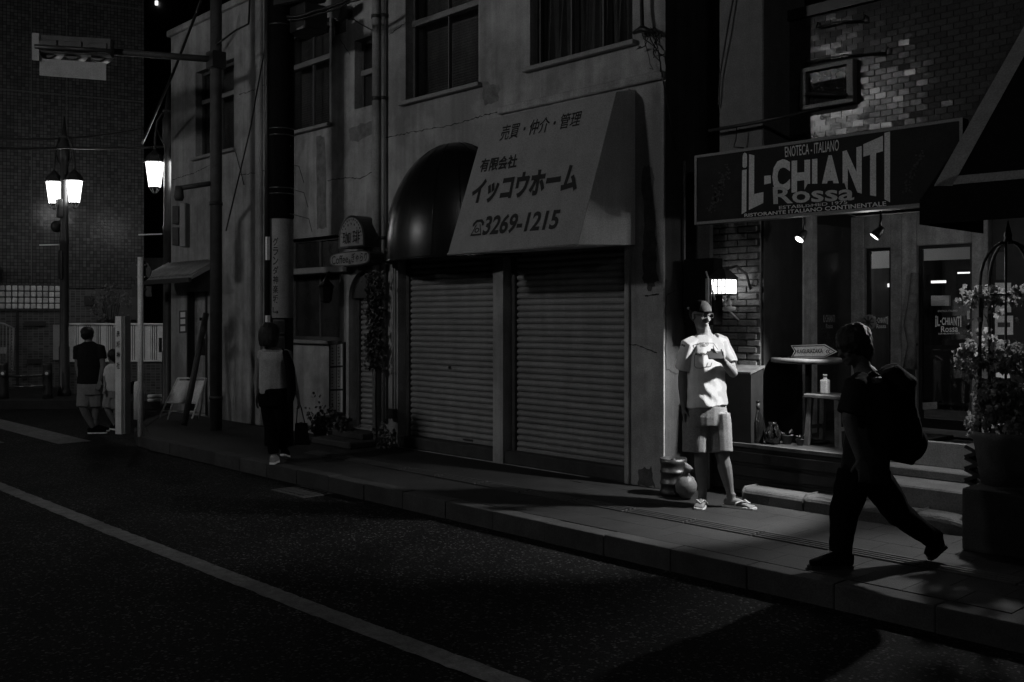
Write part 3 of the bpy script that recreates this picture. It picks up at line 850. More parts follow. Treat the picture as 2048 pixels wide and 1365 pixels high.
cpoly([(893, 325), (931, 321), (931, 560), (893, 565)])
cl('A', (955, 300), (1098, 292), (1098, 540), (955, 550))
cl('N', (1116, 268), (1256, 228), (1256, 577), (1116, 535))
cl('T', (1268, 216), (1411, 153), (1411, 605), (1268, 580))
cpoly([(1422, 133), (1463, 123), (1463, 640), (1422, 618)])
cl('ENOTECA - ITALIANO', (693, 235), (1090, 181), (1088, 262), (696, 311), m_letter, .006)
cl('ESTABLISHED 1975', (650, 668), (1150, 627), (1150, 651), (652, 692), m_letter, .008)
cl('RISTORANTE ITALIANO CONTINENTALE', (398, 724), (1434, 632), (1436, 666), (398, 748), m_white, .012)
cpoly([(595, 530), (700, 540), (745, 570), (830, 560), (860, 505), (1130, 500), (1150, 560), (1215, 555), (1190, 625), (1000, 640), (860, 655), (620, 665)], m_board, 'script_ground', .006)
cl('Rossa', (606, 528), (1205, 508), (1200, 625), (610, 655), m_letter2, .02, .008)
# faint vine pictures at both ends of the board
random.seed(11)
vine = MB(); vine2 = MB()
for (cx_, cy_, sx_, sy_, m_, n_) in ((215, 545, 95, 190, vine, 120), (1630, 420, 80, 170, vine2, 90)):
    for k in range(n_):
        t = random.random(); a_ = random.uniform(0, 6.28)
        px_ = cx_ + (t - .5) * sx_ * 2 * .7 + random.gauss(0, 18); py_ = cy_ - (t - .5) * sy_ * 1.6 + random.gauss(0, 18)
        r_ = random.uniform(5, 13)
        m_.add([cp(px_ + r_ * math.cos(a_ + q) * random.uniform(.5, 1), py_ + r_ * math.sin(a_ + q) * random.uniform(.5, 1), .003) for q in (0, 1.2, 2.4, 3.6, 5)], [(0, 1, 2, 3, 4)])
vine.build('vine_picture', m_grape, sb); vine2.build('vine_picture', m_grape, sb)
# soffit and beam under the sign that carry the spots
MB().box(-5.0, 2, 7.2, 9.6, 2.60, 2.72).build('soffit', m_black, B)
MB().box(-5.26, 2, YS + .105, 7.5, 2.40, 2.6).build('fascia', m_black, B)
# ---------------------------------------------------------------- brick pier and recess
YB, XW, YD, DK = 7.66, -4.92, 9.4, .46
pier = MB().box(-5.46, XW - .012, YB + .012, 9.3, 0, 2.58).build('brick_pier', m_mortar, B)
br_w = {}
def brick_mesh(w):
    w = round(w, 3)
    if w not in br_w: br_w[w] = MB().box(-w / 2, w / 2, -.009, .012, -.025, .025).mesh('brick', bevel=.005)
    return br_w[w]
z = DK + .03; r = 0
nb = 0
while z < 2.55:
    xx = -5.46
    first = .105 if r % 2 else .2
    while xx < XW - .02:
        w = min(first, XW - xx); first = .2
        if w > .035:
            o = link('brick', brick_mesh(w - .01), m_brick, pier, Vector((xx + w / 2, YB + random.uniform(-.004, .006), z)) - ORG[B.name]); nb += 1
        xx += w
    z += .06; r += 1
MB().box(XW - .011, XW + .012, YB + .03, 8.34, DK, 2.58).build('side_board', m_wood2, B)
# left wall of the recess: pale post and dark glazed panel
MB().box(XW - .05, XW + .02, 8.345, 8.60, DK, 2.59).build('post', m_wood, B, bevel=.006)
MB().box(XW - .05, XW - .01, 8.61, YD - .01, DK, 2.59).build('panel', m_wood2, B)
sp_ = MB().quad((XW - .008, 8.64, DK + .1), (XW - .008, 9.36, DK + .1), (XW - .008, 9.36, 2.45), (XW - .008, 8.64, 2.45)).build('side_window', m_paned, B)
# deck and entrance steps
XS = -3.95
dk = MB().box(-5.12, XS, 7.46, YD, .02, DK - .04).build('deck_base', m_wood2, B)
yy = 7.44
while yy < 9.35:
    MB().box(-5.14, XS - .002, yy, yy + .136, DK - .038, DK).build('deck_board', m_deck, dk, bevel=.004); yy += .14
MB().box(-5.14, XS - .002, 7.42, 7.437, DK - .03, DK + .003).build('edge_trim', m_furn, dk, bevel=.003)
for zz in (.10, .22, .34): MB().box(-5.13, XS, 7.435, 7.457, zz - .045, zz + .045).build('riser_board', m_wood2, dk, bevel=.004)
MB().box(XS + .002, -2.55, 7.45, 9.4, 0, .27).build('entrance_step', m_step, B, bevel=.012)
MB().box(XS + .002, -2.55, 7.86, 9.4, .27, .345).build('entrance_step', m_step, B, bevel=.01)
MB().box(XS + .004, -2.6, 8.06, 8.10, .346, .55).build('threshold', m_grey, B, bevel=.006)
MB().box(XS + .004, -2.6, 8.11, 9.38, .346, .42).build('entrance_floor', m_deck, B)
# worn kerb of rough stones along the step
xx = gx(1484, 7.2); k = 0
while xx < -2.95:
    w = random.uniform(.42, .6); w = min(w, -2.86 - xx)
    z_ = .125 + random.uniform(-.008, .008); e_ = .05 if xx + w > -2.92 else 0
    mb = MB(); n = 6
    for q in range(n):
        xa, xb = xx + .004 + (w - .008) * q / n, xx + .004 + (w - .008) * (q + 1) / n
        ta, tb = (q / n, (q + 1) / n) if e_ else (0, 0)
        sa, sb_ = (1 - .75 * ta ** 4), (1 - .75 * tb ** 4)
        if q == 0: ring0 = [(xa, 7.20, 0), (xa, 7.205, z_ * .75 * sa), (xa, 7.235, z_ * sa), (xa, 7.44, z_ * sa * .98), (xa, 7.44, 0)]; mb.add(ring0, [(0, 1, 2, 3, 4)])
        jy, jz = random.uniform(-.006, .006), random.uniform(-.005, .004)
        ring1 = [(xb, 7.20 + (1 - sb_) * .1 + jy, 0), (xb, 7.205 + (1 - sb_) * .1 + jy, z_ * .75 * sb_), (xb, 7.235 + (1 - sb_) * .1, z_ * sb_ + jz), (xb, 7.44, z_ * sb_ * .98), (xb, 7.44, 0)]
        mb.add(ring0 + ring1, [(k, k + 1, 6 + k, 5 + k) for k in range(4)]); ring0 = ring1
    mb.add(ring1, [(4, 3, 2, 1, 0)]); mb.build('kerb_boulder', m_stone, B, bevel=.012); xx += w
# ---------------------------------------------------------------- entrance front: wood frames, glass doors
def dz(px0, px1, py0, py1, Y=YD): return gx(px0, Y), gx(px1, Y), gz((px0 + px1) / 2, py1, Y), gz((px0 + px1) / 2, py0, Y)
def timber(px0, px1, z0, z1, th=.1, dy=0, name='door_post'):
    return MB().box(gx(px0, YD), gx(px1, YD) - .002, YD - th - dy, YD - dy + .05, z0, z1).build(name, m_wood, B, bevel=.006)
for a, b in ((1702, 1738), (1790, 1812), (1812, 1842), (1952, 1985)): timber(a, b, DK, 2.56)
ztop = gz(1765, 497, YD)
timber(1738, 1790, ztop, 2.56, .095, 0, 'door_head'); timber(1842, 1952, gz(1900, 490, YD), 2.56, .095, 0, 'door_head')
for a, b, zt_ in ((1738, 1790, ztop), (1842, 1952, gz(1900, 490, YD))):
    d_ = MB()
    x0, x1 = gx(a, YD) + .002, gx(b, YD) - .004
    d_.box(x0, x1, YD - .05, YD - .01, .51, .60); d_.box(x0, x0 + .03, YD - .05, YD - .01, .60, zt_); d_.box(x1 - .03, x1, YD - .05, YD - .01, .60, zt_)
    d_.box(x0 + .03, x1 - .03, YD - .05, YD - .01, zt_ - .03, zt_)
    gd = d_.build('glass_door', m_black, B)
    MB().box(x0 + .03, x1 - .03, YD - .03, YD - .024, .60, zt_ - .03).build('pane', m_pane, gd)
# room behind the glass
mb = MB()
mb.quad((-7.8, 13.2, 0), (0, 13.2, 0), (0, 13.2, 2.7), (-7.8, 13.2, 2.7)); mb.quad((-7.8, YD, .44), (0, YD, .44), (0, 13.2, .44), (-7.8, 13.2, .44))
mb.quad((-7.8, YD, 2.58), (0, YD, 2.58), (0, 13.2, 2.58), (-7.8, 13.2, 2.58)); mb.quad((-7.8, YD, 0), (-7.8, 13.2, 0), (-7.8, 13.2, 2.7), (-7.8, YD, 2.7)); mb.quad((0, YD, 0), (0, 13.2, 0), (0, 13.2, 2.7), (0, YD, 2.7))
mb.build('dining_room', m_interior, B)
# pale roller blinds behind the top of both doors
for a, b, y0, y1, sl in ((1740, 1788, 497, 537, 1), (1846, 1951, 488, 520, 2)):
    c = [onY(a, y0, YD + .12), onY(b, y0, YD + .12), onY(b, y1 - sl, YD + .12), onY(a, y1 + sl, YD + .12)]
    MB().quad(*c).build('blind', m_blind, B)
def inside(px0, px1, py0, py1, D, mat, nm, lab, cat, gr=None):
    c = [onY(px0, py0, D), onY(px1, py0, D), onY(px1, py1, D), onY(px0, py1, D)]
    c[1].z = c[0].z; c[2].z = c[3].z
    return MB().prism(c, (0, .05, 0)).thing(nm, mat, c[3], lab, cat, gr)
for a, b, y0, y1, D, lab in ((1758, 1788, 568, 575, 11.5, 'lit strip lamp seen through the narrow glass door'), (1862, 1892, 562, 567, 11.8, 'lit strip lamp left of the other in the wide glass door'), (1915, 1943, 545, 548, 12.2, 'lit strip lamp right of the other in the wide glass door')):
    o = inside(a, b, y0, y1, D, m_dark, 'strip_lamp', lab, 'lamp', 'strip lamps inside the restaurant')
    c = [onY(a, y0, D - .01), onY(b, y0, D - .01), onY(b, y1, D - .01), onY(a, y1, D - .01)]
    c[1].z = c[0].z; c[2].z = c[3].z
    MB().prism(c, (0, .004, 0)).build('tube', m_tube, o)
inside(1742, 1788, 600, 640, 12.6, m_poster, 'wall_picture', 'pale picture on the back wall seen through the narrow door', 'picture')
inside(1862, 1898, 592, 612, 12.4, m_lgrey, 'menu_card', 'pale menu card on the back wall inside the wide door', 'card')
inside(1912, 1945, 540, 580, 12.9, m_framed, 'notice_board', 'dark notice board hung under the right strip lamp inside', 'board')
inside(1905, 1950, 600, 632, 12.6, m_poster, 'bottle_shelf', 'low shelf front inside the restaurant behind the wide door', 'shelf')
inside(1845, 1950, 690, 800, 12.0, m_wood2, 'bar_counter', 'dark bar counter inside behind the wide glass door', 'counter')
# decals on the glass
YG = YD - .034
def dec(px, py): return onY(px, py, YG)
dl = MB()
def dtext(body, x0, x1, y0t, y0b, y1t, y1b, off=.012): lettering(body, (dec(x0, y0t), dec(x1, y1t), dec(x1, y1b), dec(x0, y0b)), None, mb=dl, offset=off)
def logo(x0, w, y, hh):
    # iL-CHIANTI swells towards both ends
    n = 'iL·CHIANTI'; ws = [.6, 1, .5, 1.1, 1.1, .5, 1.1, 1.1, 1, .5]; tot = sum(ws); u = 0
    for ch, q in zip(n, ws):
        um = (u + q / 2) / tot; e = abs(um - .5) * 2; h_ = hh * (.62 + .42 * e * e)
        if ch == '·': h_ *= .25
        xa = x0 + w * (u / tot) + w * .008; xb = x0 + w * ((u + q) / tot) - w * .008
        dtext(ch, xa, xb, y - h_ / 2, y + h_ / 2, y - h_ / 2, y + h_ / 2, .03); u += q
logo(1870, 53, 643, 23); dtext('Rossa', 1882, 1916, 653, 665, 651, 664); dtext('ESTABLISHED 1975', 1877, 1919, 666.5, 669.5, 665.5, 668.5, .004); dtext('ENOTECA ITALIANO', 1876, 1915, 621, 624.5, 620, 623.5, .004)
dl.thing('door_decal', m_lgrey, dec(1895, 650), 'white restaurant name lettering stuck on the wide glass door', 'decal')
dl = MB(); logo(1748, 28, 641, 16); dtext('Rossa', 1753, 1772, 649, 657, 648.5, 656.5)
dl.thing('door_decal', m_lgrey, dec(1760, 650), 'small restaurant name lettering on the narrow glass door', 'decal')
for k, (px, D_) in enumerate(((1785, 10.7), (1905, 10.9))):  # unseen lamps added to brighten the door blinds and the room
    c = onD(px, 460, D_); c.z = 2.42
    pn_ = MB().lathe((c.x, c.y, 2.46), [(.07, 0), (.08, .04), (.04, .08), (.01, .1)], 14).thing('pendant_lamp', m_dark, (c.x, c.y, 2.56), ('pendant lamp inside behind the narrow glass door', 'pendant lamp inside behind the wide glass door')[k], 'lamp')
    MB().tube([(c.x, c.y, 2.55), (c.x, c.y, 2.578)], .006, 5).build('cord', m_black, pn_)
    MB().ell((c.x, c.y, 2.39), (.06, 0, 0), (0, .06, 0), (0, 0, .06)).build('bulb', m_pend, pn_)
c = [dec(1934, 622), dec(1948, 621), dec(1948, 638), dec(1934, 639)]
st_ = MB().prism(c, (0, .002, 0)).thing('door_sticker', m_lgrey, c[3], 'small white square sticker on the wide glass door', 'sticker')
fs_ = bil([p + Vector((0, -.002, 0)) for p in c])
for k in range(4): MB().quad(fs_(.3, .2 + .15 * k), fs_(.7, .2 + .15 * k), fs_(.7, .26 + .15 * k), fs_(.3, .26 + .15 * k)).build('print', m_framed, st_)
c = [dec(1844, 806), dec(1874, 804), dec(1874, 818), dec(1844, 820)]
st_ = MB().prism(c, (0, .003, 0)).thing('door_notice', m_poster, c[3], 'small pale notice low on the wide glass door', 'notice')
dl2 = MB()
def sx(py, y): return Vector((XW - .004, y, onX(1660, py, XW).z))
lettering('iL·CHIANTI', (sx(630, 8.75), sx(630, 8.97), sx(645, 8.97), sx(645, 8.75)), None, mb=dl2, offset=.03)
lettering('Rossa', (sx(648, 8.8), sx(648, 8.93), sx(657, 8.93), sx(657, 8.8)), None, mb=dl2, offset=.01)
dl2.thing('window_decal', m_frame, (XW - .004, 8.86, 1.5), 'small restaurant name lettering on the dark side window', 'decal')
# driftwood door handle
P = [onY(px, py, YD - .19) for px, py in ((1830, 546), (1828, 580), (1825, 615), (1819, 650), (1824, 690), (1820, 738))]
dh = MB().loft(P, [.035, .042, .05, .055, .04, .065], (1, 0, 0), 9).build('driftwood_handle', m_drift, B)
for k in (1, 4): MB().tube([P[k], P[k] + Vector((0, .1, 0))], .014, 6).build('handle_bolt', m_iron, dh)
# right of the doors: posters on the wall
MB().box(gx(1985, YD), 1.5, YD - .02, YD + .05, DK, 2.56).build('end_wall', m_wood2, B)
for k, (a, b, y0, y1, lab, mt) in enumerate(((1992, 2012, 505, 560, 'tall faint poster on the end wall above the ivy', m_framed), (1990, 2022, 566, 625, 'pale sheet on the end wall behind the trellis', m_lgrey), (1990, 2026, 632, 670, 'second pale sheet with a dark bar behind the trellis', m_lgrey))):
    c = [onY(a, y0, YD - .03), onY(b, y0, YD - .03), onY(b, y1, YD - .03), onY(a, y1, YD - .03)]
    pp = MB().prism(c, (0, .005, 0)).thing('notice_sheet', mt, c[3], lab, 'notice')
    if k == 2:
        f = bil([p + Vector((0, -.003, 0)) for p in c]); MB().quad(f(.15, .4), f(.85, .4), f(.85, .65), f(.15, .65)).build('print', m_framed, pp)
MB().prism([onY(1992, 690, 8.4), onY(2020, 690, 8.4), onY(2020, 850, 8.4), onY(1992, 850, 8.4)], (0, .04, 0)).thing('standing_board', m_white, onY(1992, 850, 8.4), 'tall white board standing behind the ivy trellis', 'board')
random.seed(21)
# ================================================================== STREET LAMPS
GL_Z = 3.80
AD = (RT * .95 - FW * .31).normalized(); AN = Vector((-AD.y, AD.x, 0))
def street_lamp(x, y, label, group='double lantern street lamps', glow=None, arm=.245, lift=0.0):
    o_ = Vector((x, y, lift))
    L0 = empty('street_lamp', (x, y, 0), label, 'street lamp', group)
    pt = lambda s, z: o_ + AD * s + UP * z
    MB().lathe((x, y, lift), [(.13, -lift), (.13, .1), (.10, .14), (.10, .95), (.085, 1.0), (.08, 3.0), (.09, 3.02), (.09, 3.1), (.075, 3.14), (.07, 4.55), (.10, 4.6), (.10, 4.95), (.07, 5.0), (.075, 5.1), (.05, 5.15), (.012, 5.5)], 14).build('post', m_dark, L0)
    MB().lathe((x, y, lift + 5.07), [(.085, 0), (.085, .05)], 12).build('collar', m_polegrey, L0)
    MB().obox(pt(-.36, 2.985), AD * .24, AN * .012, UP * .012).build('banner_arm', m_white, L0)
    for s in (-1, 1):
        lx = pt(s * arm, 0)
        MB().tube([pt(s * .06, 5.05), pt(s * .12, 5.06), pt(s * (arm - .05), 4.93), pt(s * (arm - .01), 4.68), pt(s * arm, 4.5), pt(s * arm, 4.43)], .022, 8).build('arm', m_dark, L0)
        MB().tube([pt(s * .06, 4.5), pt(s * .14, 4.62), pt(s * .225, 4.8)], .014, 6).build('brace', m_dark, L0)
        la = MB().lathe(lx + UP * 4.22, [(.2, 0), (.2, .02), (.16, .05), (.13, .12), (.06, .19), (.03, .22)], 6, smooth=False).build('lantern', m_dark, L0)
        MB().lathe(lx + UP * GL_Z, [(.098, 0), (.152, .418)], 6, smooth=False).build('lantern_glass', glow or m_glow, la)
        for k in range(6):
            t = math.pi / 3 * k; c_ = Vector((math.cos(t), math.sin(t), 0))
            MB().tube([lx + c_ * .101 + UP * GL_Z, lx + c_ * .156 + UP * (GL_Z + .42)], .007, 4).build('glazing_bar', m_dark, la)
            MB().tube([lx + c_ * .09 + UP * (GL_Z - .015), lx + c_ * .03 + UP * (GL_Z - .10)], .006, 4).build('basket_bar', m_lgrey, la)
        MB().lathe(lx + UP * (GL_Z - .02), [(.10, 0), (.105, .018)], 6, smooth=False).build('lantern_rim', m_dark, la)
        MB().lathe(lx + UP * (GL_Z - .12), [(.015, 0), (.035, .02)], 6).build('lantern_tip', m_dark, la)
    return L0
pA = onD(128.5, 700, 19.6); pB = onD(336, 700, 17.1)
lampL = street_lamp(pA.x, pA.y, 'lit double lantern street lamp standing before the mosaic building at far left')
lampC = street_lamp(pB.x, pB.y, 'lit lantern street lamp half hidden behind the left corner of the old building', arm=.27)
lampN = street_lamp(-9.4, -1.8, 'lit double lantern street lamp on the near side of the road', None, m_glow_n, lift=1.5)
fill_lampR = street_lamp(4.2, -2.6, 'lit double lantern street lamp behind the camera', None, emit('right_lantern_glow', LAMP_N * .25), lift=1.0)  # added out of view to fill the shaded sides
fill_lampF = street_lamp(-21.5, -2.2, 'lit double lantern street lamp on the near side past the crossing', None, emit('left_lantern_glow', LAMP_N * .7), lift=1.0)  # added out of view to soften shadows on the house fronts
# boxes and camera on the left lamp
MB().box(pA.x + .02, pA.x + .16, pA.y - .16, pA.y - .08, 3.5, 3.86).build('control_box', m_polegrey, lampL, bevel=.01)
MB().ell(pA.x * Vector((1, 0, 0)) + Vector((-.28, pA.y - .05, 3.35)), (.11, 0, 0), (0, .11, 0), (0, 0, .12)).build('camera_dome', m_dark, lampL)
MB().box(pA.x - .25, pA.x, pA.y - .04, pA.y - .01, 3.4, 3.46).build('camera_arm', m_polegrey, lampL)
MB().box(pA.x + .02, pA.x + .14, pA.y - .12, pA.y - .09, 2.3, 2.85).build('banner_panel', m_dark, lampL)
o = MB().box(pB.x - .12, pB.x - .08, pB.y - .11, pB.y - .07, .95, 1.2).build('reflector_band', m_steel, lampC)
# ================================================================== RESTAURANT LIGHTS
def spot(px, py, Y, aim, watts, label, size=.06, cone=110, door_fill=0, blend=.35):
    p = onY(px, py, Y)
    d = (Vector(aim) - p).normalized()
    b = p - d * .02
    s = MB().lathe(b - d * .10, [(.02, 0), (.028, .02), (.038, .06), (.044, .10)], 14, d).thing('spot_lamp', m_black, b, label, 'spotlight', 'spotlights under the restaurant sign')
    MB().tube([b - d * .06, b - d * .06 + Vector((0, .03, .1)), Vector((b.x, b.y + .06, 2.6))], .012, 6).build('bracket', m_black, s)
    MB().lathe(b - d * .004, [(.037, 0), (.037, .006)], 14, d).build('lens', m_bulb, s)
    if watts:
        ld = bpy.data.lights.new('spot_light', 'SPOT'); ld.energy = watts; ld.spot_size = math.radians(cone); ld.spot_blend = blend; ld.shadow_soft_size = .045
        lo = bpy.data.objects.new('spot_light', ld); COL.objects.link(lo); lo.parent = s
        lo.location = (p + d * .03) - ORG[s.name]; lo.rotation_euler = d.to_track_quat('-Z', 'Y').to_euler()
    if door_fill:
        ld = bpy.data.lights.new('spill_light', 'POINT'); ld.energy = door_fill; ld.shadow_soft_size = .03  # point light added to wash the dark entrance doors
        lo = bpy.data.objects.new('spill_light', ld); COL.objects.link(lo); lo.parent = s; lo.location = (p + d * .05) - ORG[s.name]
    return s
spot(1596, 483, 7.62, (-4.9, 6.6, 1.0), 4, 'leftmost tilted lit spotlight under the restaurant sign', cone=60)
spot(1745, 478, 7.55, (-5.0, 6.74, .5), SPOT_W, 'middle lit spotlight under the restaurant sign, left of the wide door', cone=70, door_fill=6, blend=.45)
s3 = spot(1953, 465, 7.98, (-3.05, 7.3, 0), 60, 'rightmost lit spotlight under the restaurant sign, above the ivy', cone=84, door_fill=5, blend=.5)
ld = bpy.data.lights.new('ivy_light', 'SPOT'); ld.energy = 150; ld.spot_size = math.radians(75); ld.spot_blend = .5; ld.shadow_soft_size = .03  # extra spot added at the right lamp to brighten the ivy
lo = bpy.data.objects.new('ivy_light', ld); COL.objects.link(lo); lo.parent = s3; lo.location = (0, 0, -.03)
lo.rotation_euler = (Vector((-2.68, 7.1, 1.35)) - ORG[s3.name]).to_track_quat('-Z', 'Y').to_euler()
# lit lantern on the brick pier
YL = YB - .24
c0 = onY(1446, 575, YL)
wl = MB()
hx, hy = .082, .082; zb_, zt_ = onY(1446, 588, YL).z, onY(1446, 560, YL).z
wl.box(c0.x - hx - .01, c0.x + hx + .01, YL - hy - .01, YL + hy + .01, zb_ - .015, zb_)
wl.box(c0.x - hx - .012, c0.x + hx + .012, YL - hy - .012, YL + hy + .012, zt_, zt_ + .012)
w_ = wl.thing('wall_lantern', m_iron, (c0.x, YB, zb_), 'lit wall lantern with leaded panes on the brick pier beside the man', 'lantern')
MB().hexa([(c0.x - hx - .02, YL - hy - .02, zt_ + .013), (c0.x + hx + .02, YL - hy - .02, zt_ + .013), (c0.x + hx + .02, YL + hy + .02, zt_ + .013), (c0.x - hx - .02, YL + hy + .02, zt_ + .013),
           (c0.x - .03, YL - .03, zt_ + .10), (c0.x + .03, YL - .03, zt_ + .10), (c0.x + .03, YL + .03, zt_ + .10), (c0.x - .03, YL + .03, zt_ + .10)]).build('lantern_roof', m_iron, w_)
MB().box(c0.x - hx, c0.x + hx, YL - hy, YL + hy, zb_ + .001, zt_ - .001).build('lantern_glass', m_glow_in, w_)
lead = MB()
for k in range(2):
    xa, xb = c0.x - hx + k * hx + .008, c0.x - hx + (k + 1) * hx - .008; xm = (xa + xb) / 2; zm = (zb_ + zt_) / 2; yq = YL - hy - .004
    for a, b in (((xm, zb_), (xm - .018, zm)), ((xm - .018, zm), (xm, zt_)), ((xm, zb_), (xm + .018, zm)), ((xm + .018, zm), (xm, zt_)), ((xa, zm), (xm - .018, zm)), ((xm + .018, zm), (xb, zm))):
        lead.tube([(a[0], yq, a[1]), (b[0], yq, b[1])], .0042, 4)
for xq in (c0.x - hx, c0.x, c0.x + hx): lead.tube([(xq, YL - hy - .004, zb_), (xq, YL - hy - .004, zt_)], .007, 4)
for yq in (YL, YL + hy): lead.tube([(c0.x + hx + .004, yq, zb_), (c0.x + hx + .004, yq, zt_)], .004, 4)
lead.build('glazing_bars', m_iron, w_)
MB().tube([(c0.x + .03, YL, zt_ + .09), (c0.x + .1, YL + .06, zt_ + .12), (c0.x + .15, YL + .14, zt_ + .05), (c0.x + .13, YB - .004, zt_ - .08)], .013, 7).build('bracket', m_iron, w_)
# cherub figure on a small stand below the lantern
fx = onY(1458, 618, YB - .16); 
an = MB().lathe((fx.x, fx.y, fx.z - .0), [(.03, -.02), (.058, -.012), (.062, .012), (.05, .02)], 16).thing('cherub_ornament', m_white, (fx.x, fx.y, fx.z), 'small white cherub figure with wings on a shelf below the lit lantern', 'figurine')
fb = MB()
fb.ell((fx.x, fx.y, fx.z + .052), (.024, 0, 0), (0, .02, 0), (0, 0, .034)); fb.ell((fx.x - .003, fx.y, fx.z + .10), (.019, 0, 0), (0, .019, 0), (0, 0, .02))
fb.loft([(fx.x - .02, fx.y, fx.z + .07), (fx.x - .035, fx.y - .02, fx.z + .055), (fx.x - .02, fx.y - .03, fx.z + .09)], .008, n=6)
fb.loft([(fx.x + .0, fx.y, fx.z + .035), (fx.x + .03, fx.y - .02, fx.z + .025), (fx.x + .035, fx.y - .015, fx.z - .0)], .010, n=6)
fb.build('cherub', m_white, an)
for s in (-1, 1):
    MB().prism([(fx.x + s * .01, fx.y + .015, fx.z + .05), (fx.x + s * .055, fx.y + .025, fx.z + .10), (fx.x + s * .06, fx.y + .03, fx.z + .075), (fx.x + s * .035, fx.y + .02, fx.z + .045)], (0, .006, 0)).build('wing', m_white, an)
MB().tube([(fx.x, YB - .01, fx.z - .10), (fx.x, fx.y, fx.z - .015)], .008, 6).build('bracket', m_white, an)
pb = onY(1432, 590, YB - .1)
MB().tube([onY(1438, 590, YB - .12), onY(1452, 612, YB - .12)], .010, 6).thing('wall_strut', m_white, onY(1452, 612, YB - .12), 'short pale strut slanting below the lit lantern', 'bracket')
# meter box, pipe and flag in the gap
Yg = 7.5
a, b = onY(1367, 650, Yg - .14), onY(1428, 516, Yg - .14)
mbx = MB().box(a.x, b.x, Yg - .14, Yg - .002, a.z, b.z).thing('meter_box', m_matte, (a.x, Yg, a.z), 'black meter box on the wall behind the man in the cap', 'meter box', bevel=.008)
MB().box(a.x + .02, b.x - .02, Yg - .15, Yg - .141, a.z + .03, b.z - .03).build('door', m_matte, mbx)
pp = [onX(1363, 300, XR + .03), onX(1363, 560, XR + .03), onX(1363, 612, XR + .03)]
pp = [Vector((XR + .03, 7.44, 3.0)), Vector((XR + .03, 7.44, 1.72)), Vector((XR + .05, 7.42, 1.66)), Vector((XR + .16, 7.34, 1.64))]
MB().tube(pp, .013, 7).thing('gas_pipe', m_grey, pp[0], 'thin pale pipe running down the pillar corner into the meter box', 'pipe')
f0, f1 = onY(1412, 543, 7.28), onY(1430, 600, 7.3)
fl = MB().tube([f0, f1], .009, 6).thing('small_flag', m_wood, f1, 'small three striped flag rolled on a stick beside the lit lantern', 'flag')
dv = (f1 - f0)
for k, mt in enumerate((m_grey, m_white, m_framed)):
    q0, q1 = f0 + dv * .25 + Vector((-.02 + k * .022, -.012, 0)), f0 + dv * .25 + Vector((.002 + k * .022, -.02, 0))
    MB().hexa([q0 + Vector((0, 0, -.26)), q1 + Vector((0, 0, -.27)), q1 + Vector((0, .006, -.27)), q0 + Vector((0, .006, -.26)), q0, q1, q1 + Vector((0, .006, 0)), q0 + Vector((0, .006, 0))]).build('stripe', mt, fl)
# keg and rubbish bag
kx, ky = -5.40, 7.03
kg = MB().lathe((kx, ky, 0.004), [(.105, 0), (.118, .01), (.118, .03), (.110, .045), (.110, .09), (.118, .095), (.118, .115), (.110, .12), (.110, .19), (.118, .195), (.118, .215), (.110, .22), (.110, .265), (.118, .28), (.118, .32), (.112, .32), (.105, .29), (.03, .285)], 28).thing('beer_keg', m_steel, (kx, ky, 0), 'small steel beer keg on the pavement against the cracked pillar', 'keg')
MB().lathe((kx, ky, .285), [(.022, 0), (.022, .03), (.012, .035)], 12).build('valve', m_dark, kg)
bc = onD(1372, 962, 8.55); bc.z = .115
bm_ = MB(); bm_.ell(bc, (.092, 0, 0), (0, .09, 0), (0, 0, .112), 20, 14)
for i, v in enumerate(bm_.v):
    d = (v - bc); v += d.normalized() * .010 * noise.noise(v * 22)
    v.z = max(v.z, .004)
    if v.z > bc.z + .07: v.x += (bc.x - v.x) * .35; v.y += (bc.y - v.y) * .35
rb = bm_.thing('rubbish_bag', m_bag, (bc.x, bc.y, 0), 'knotted white plastic bag on the pavement beside the beer keg', 'bag')
MB().loft([bc + Vector((0, 0, .085)), bc + Vector((.0, 0, .12)), bc + Vector((.012, 0, .145)), bc + Vector((.03, 0, .175))], [.045, .02, .034, (.05, .02)], (1, 0, 0), 9).build('knot', m_bag, rb)
# podium, bottles, table, stool on the deck
YM = 7.46
a, b = onY(1442, 742, YM), onY(1502, 742, YM)
pdm = MB().hexa([(a.x, YM, DK + .002), (b.x, YM, DK + .002), (b.x, YM + .19, DK + .002), (a.x, YM + .19, DK + .002), (a.x, YM, a.z - .02), (b.x, YM, a.z - .02), (b.x, YM + .19, a.z + .03), (a.x, YM + .19, a.z + .03)]).thing('menu_stand', m_wood2, (a.x, YM, DK), 'dark wooden menu stand with sloping top behind the man', 'stand')
MB().hexa([(a.x - .01, YM - .03, a.z - .018), (b.x + .015, YM - .03, a.z - .018), (b.x + .015, YM + .195, a.z + .034), (a.x - .01, YM + .195, a.z + .034), (a.x - .01, YM - .03, a.z), (b.x + .015, YM - .03, a.z), (b.x + .015, YM + .195, a.z + .052), (a.x - .01, YM + .195, a.z + .052)]).build('stand_top', m_furn, pdm)
m_bot = M('bottle_glass', .008, .08, .1, spec=.7)
bp = onY(1516, 884, 7.56); bp.z = DK + .001
bo = MB().lathe(bp, [(.048, 0), (.052, .01), (.052, .17), (.045, .21), (.02, .27), (.016, .30), (.016, .35), (.02, .352), (.02, .37), (.0, .372)], 20).thing('wine_bottle', m_bot, bp, 'dark wine bottle with a square white label on the deck edge', 'bottle')
t0 = -.9 - math.pi / 2
lb = MB()
for k in range(6):
    A0, A1 = t0 - .1 + k * .14, t0 - .1 + (k + 1) * .14
    lb.quad(*[bp + Vector((.0526 * math.cos(t), .0526 * math.sin(t), zz)) for t, zz in ((A0, .03), (A1, .03), (A1, .10), (A0, .10))])
lb.build('label', m_plastic, bo)
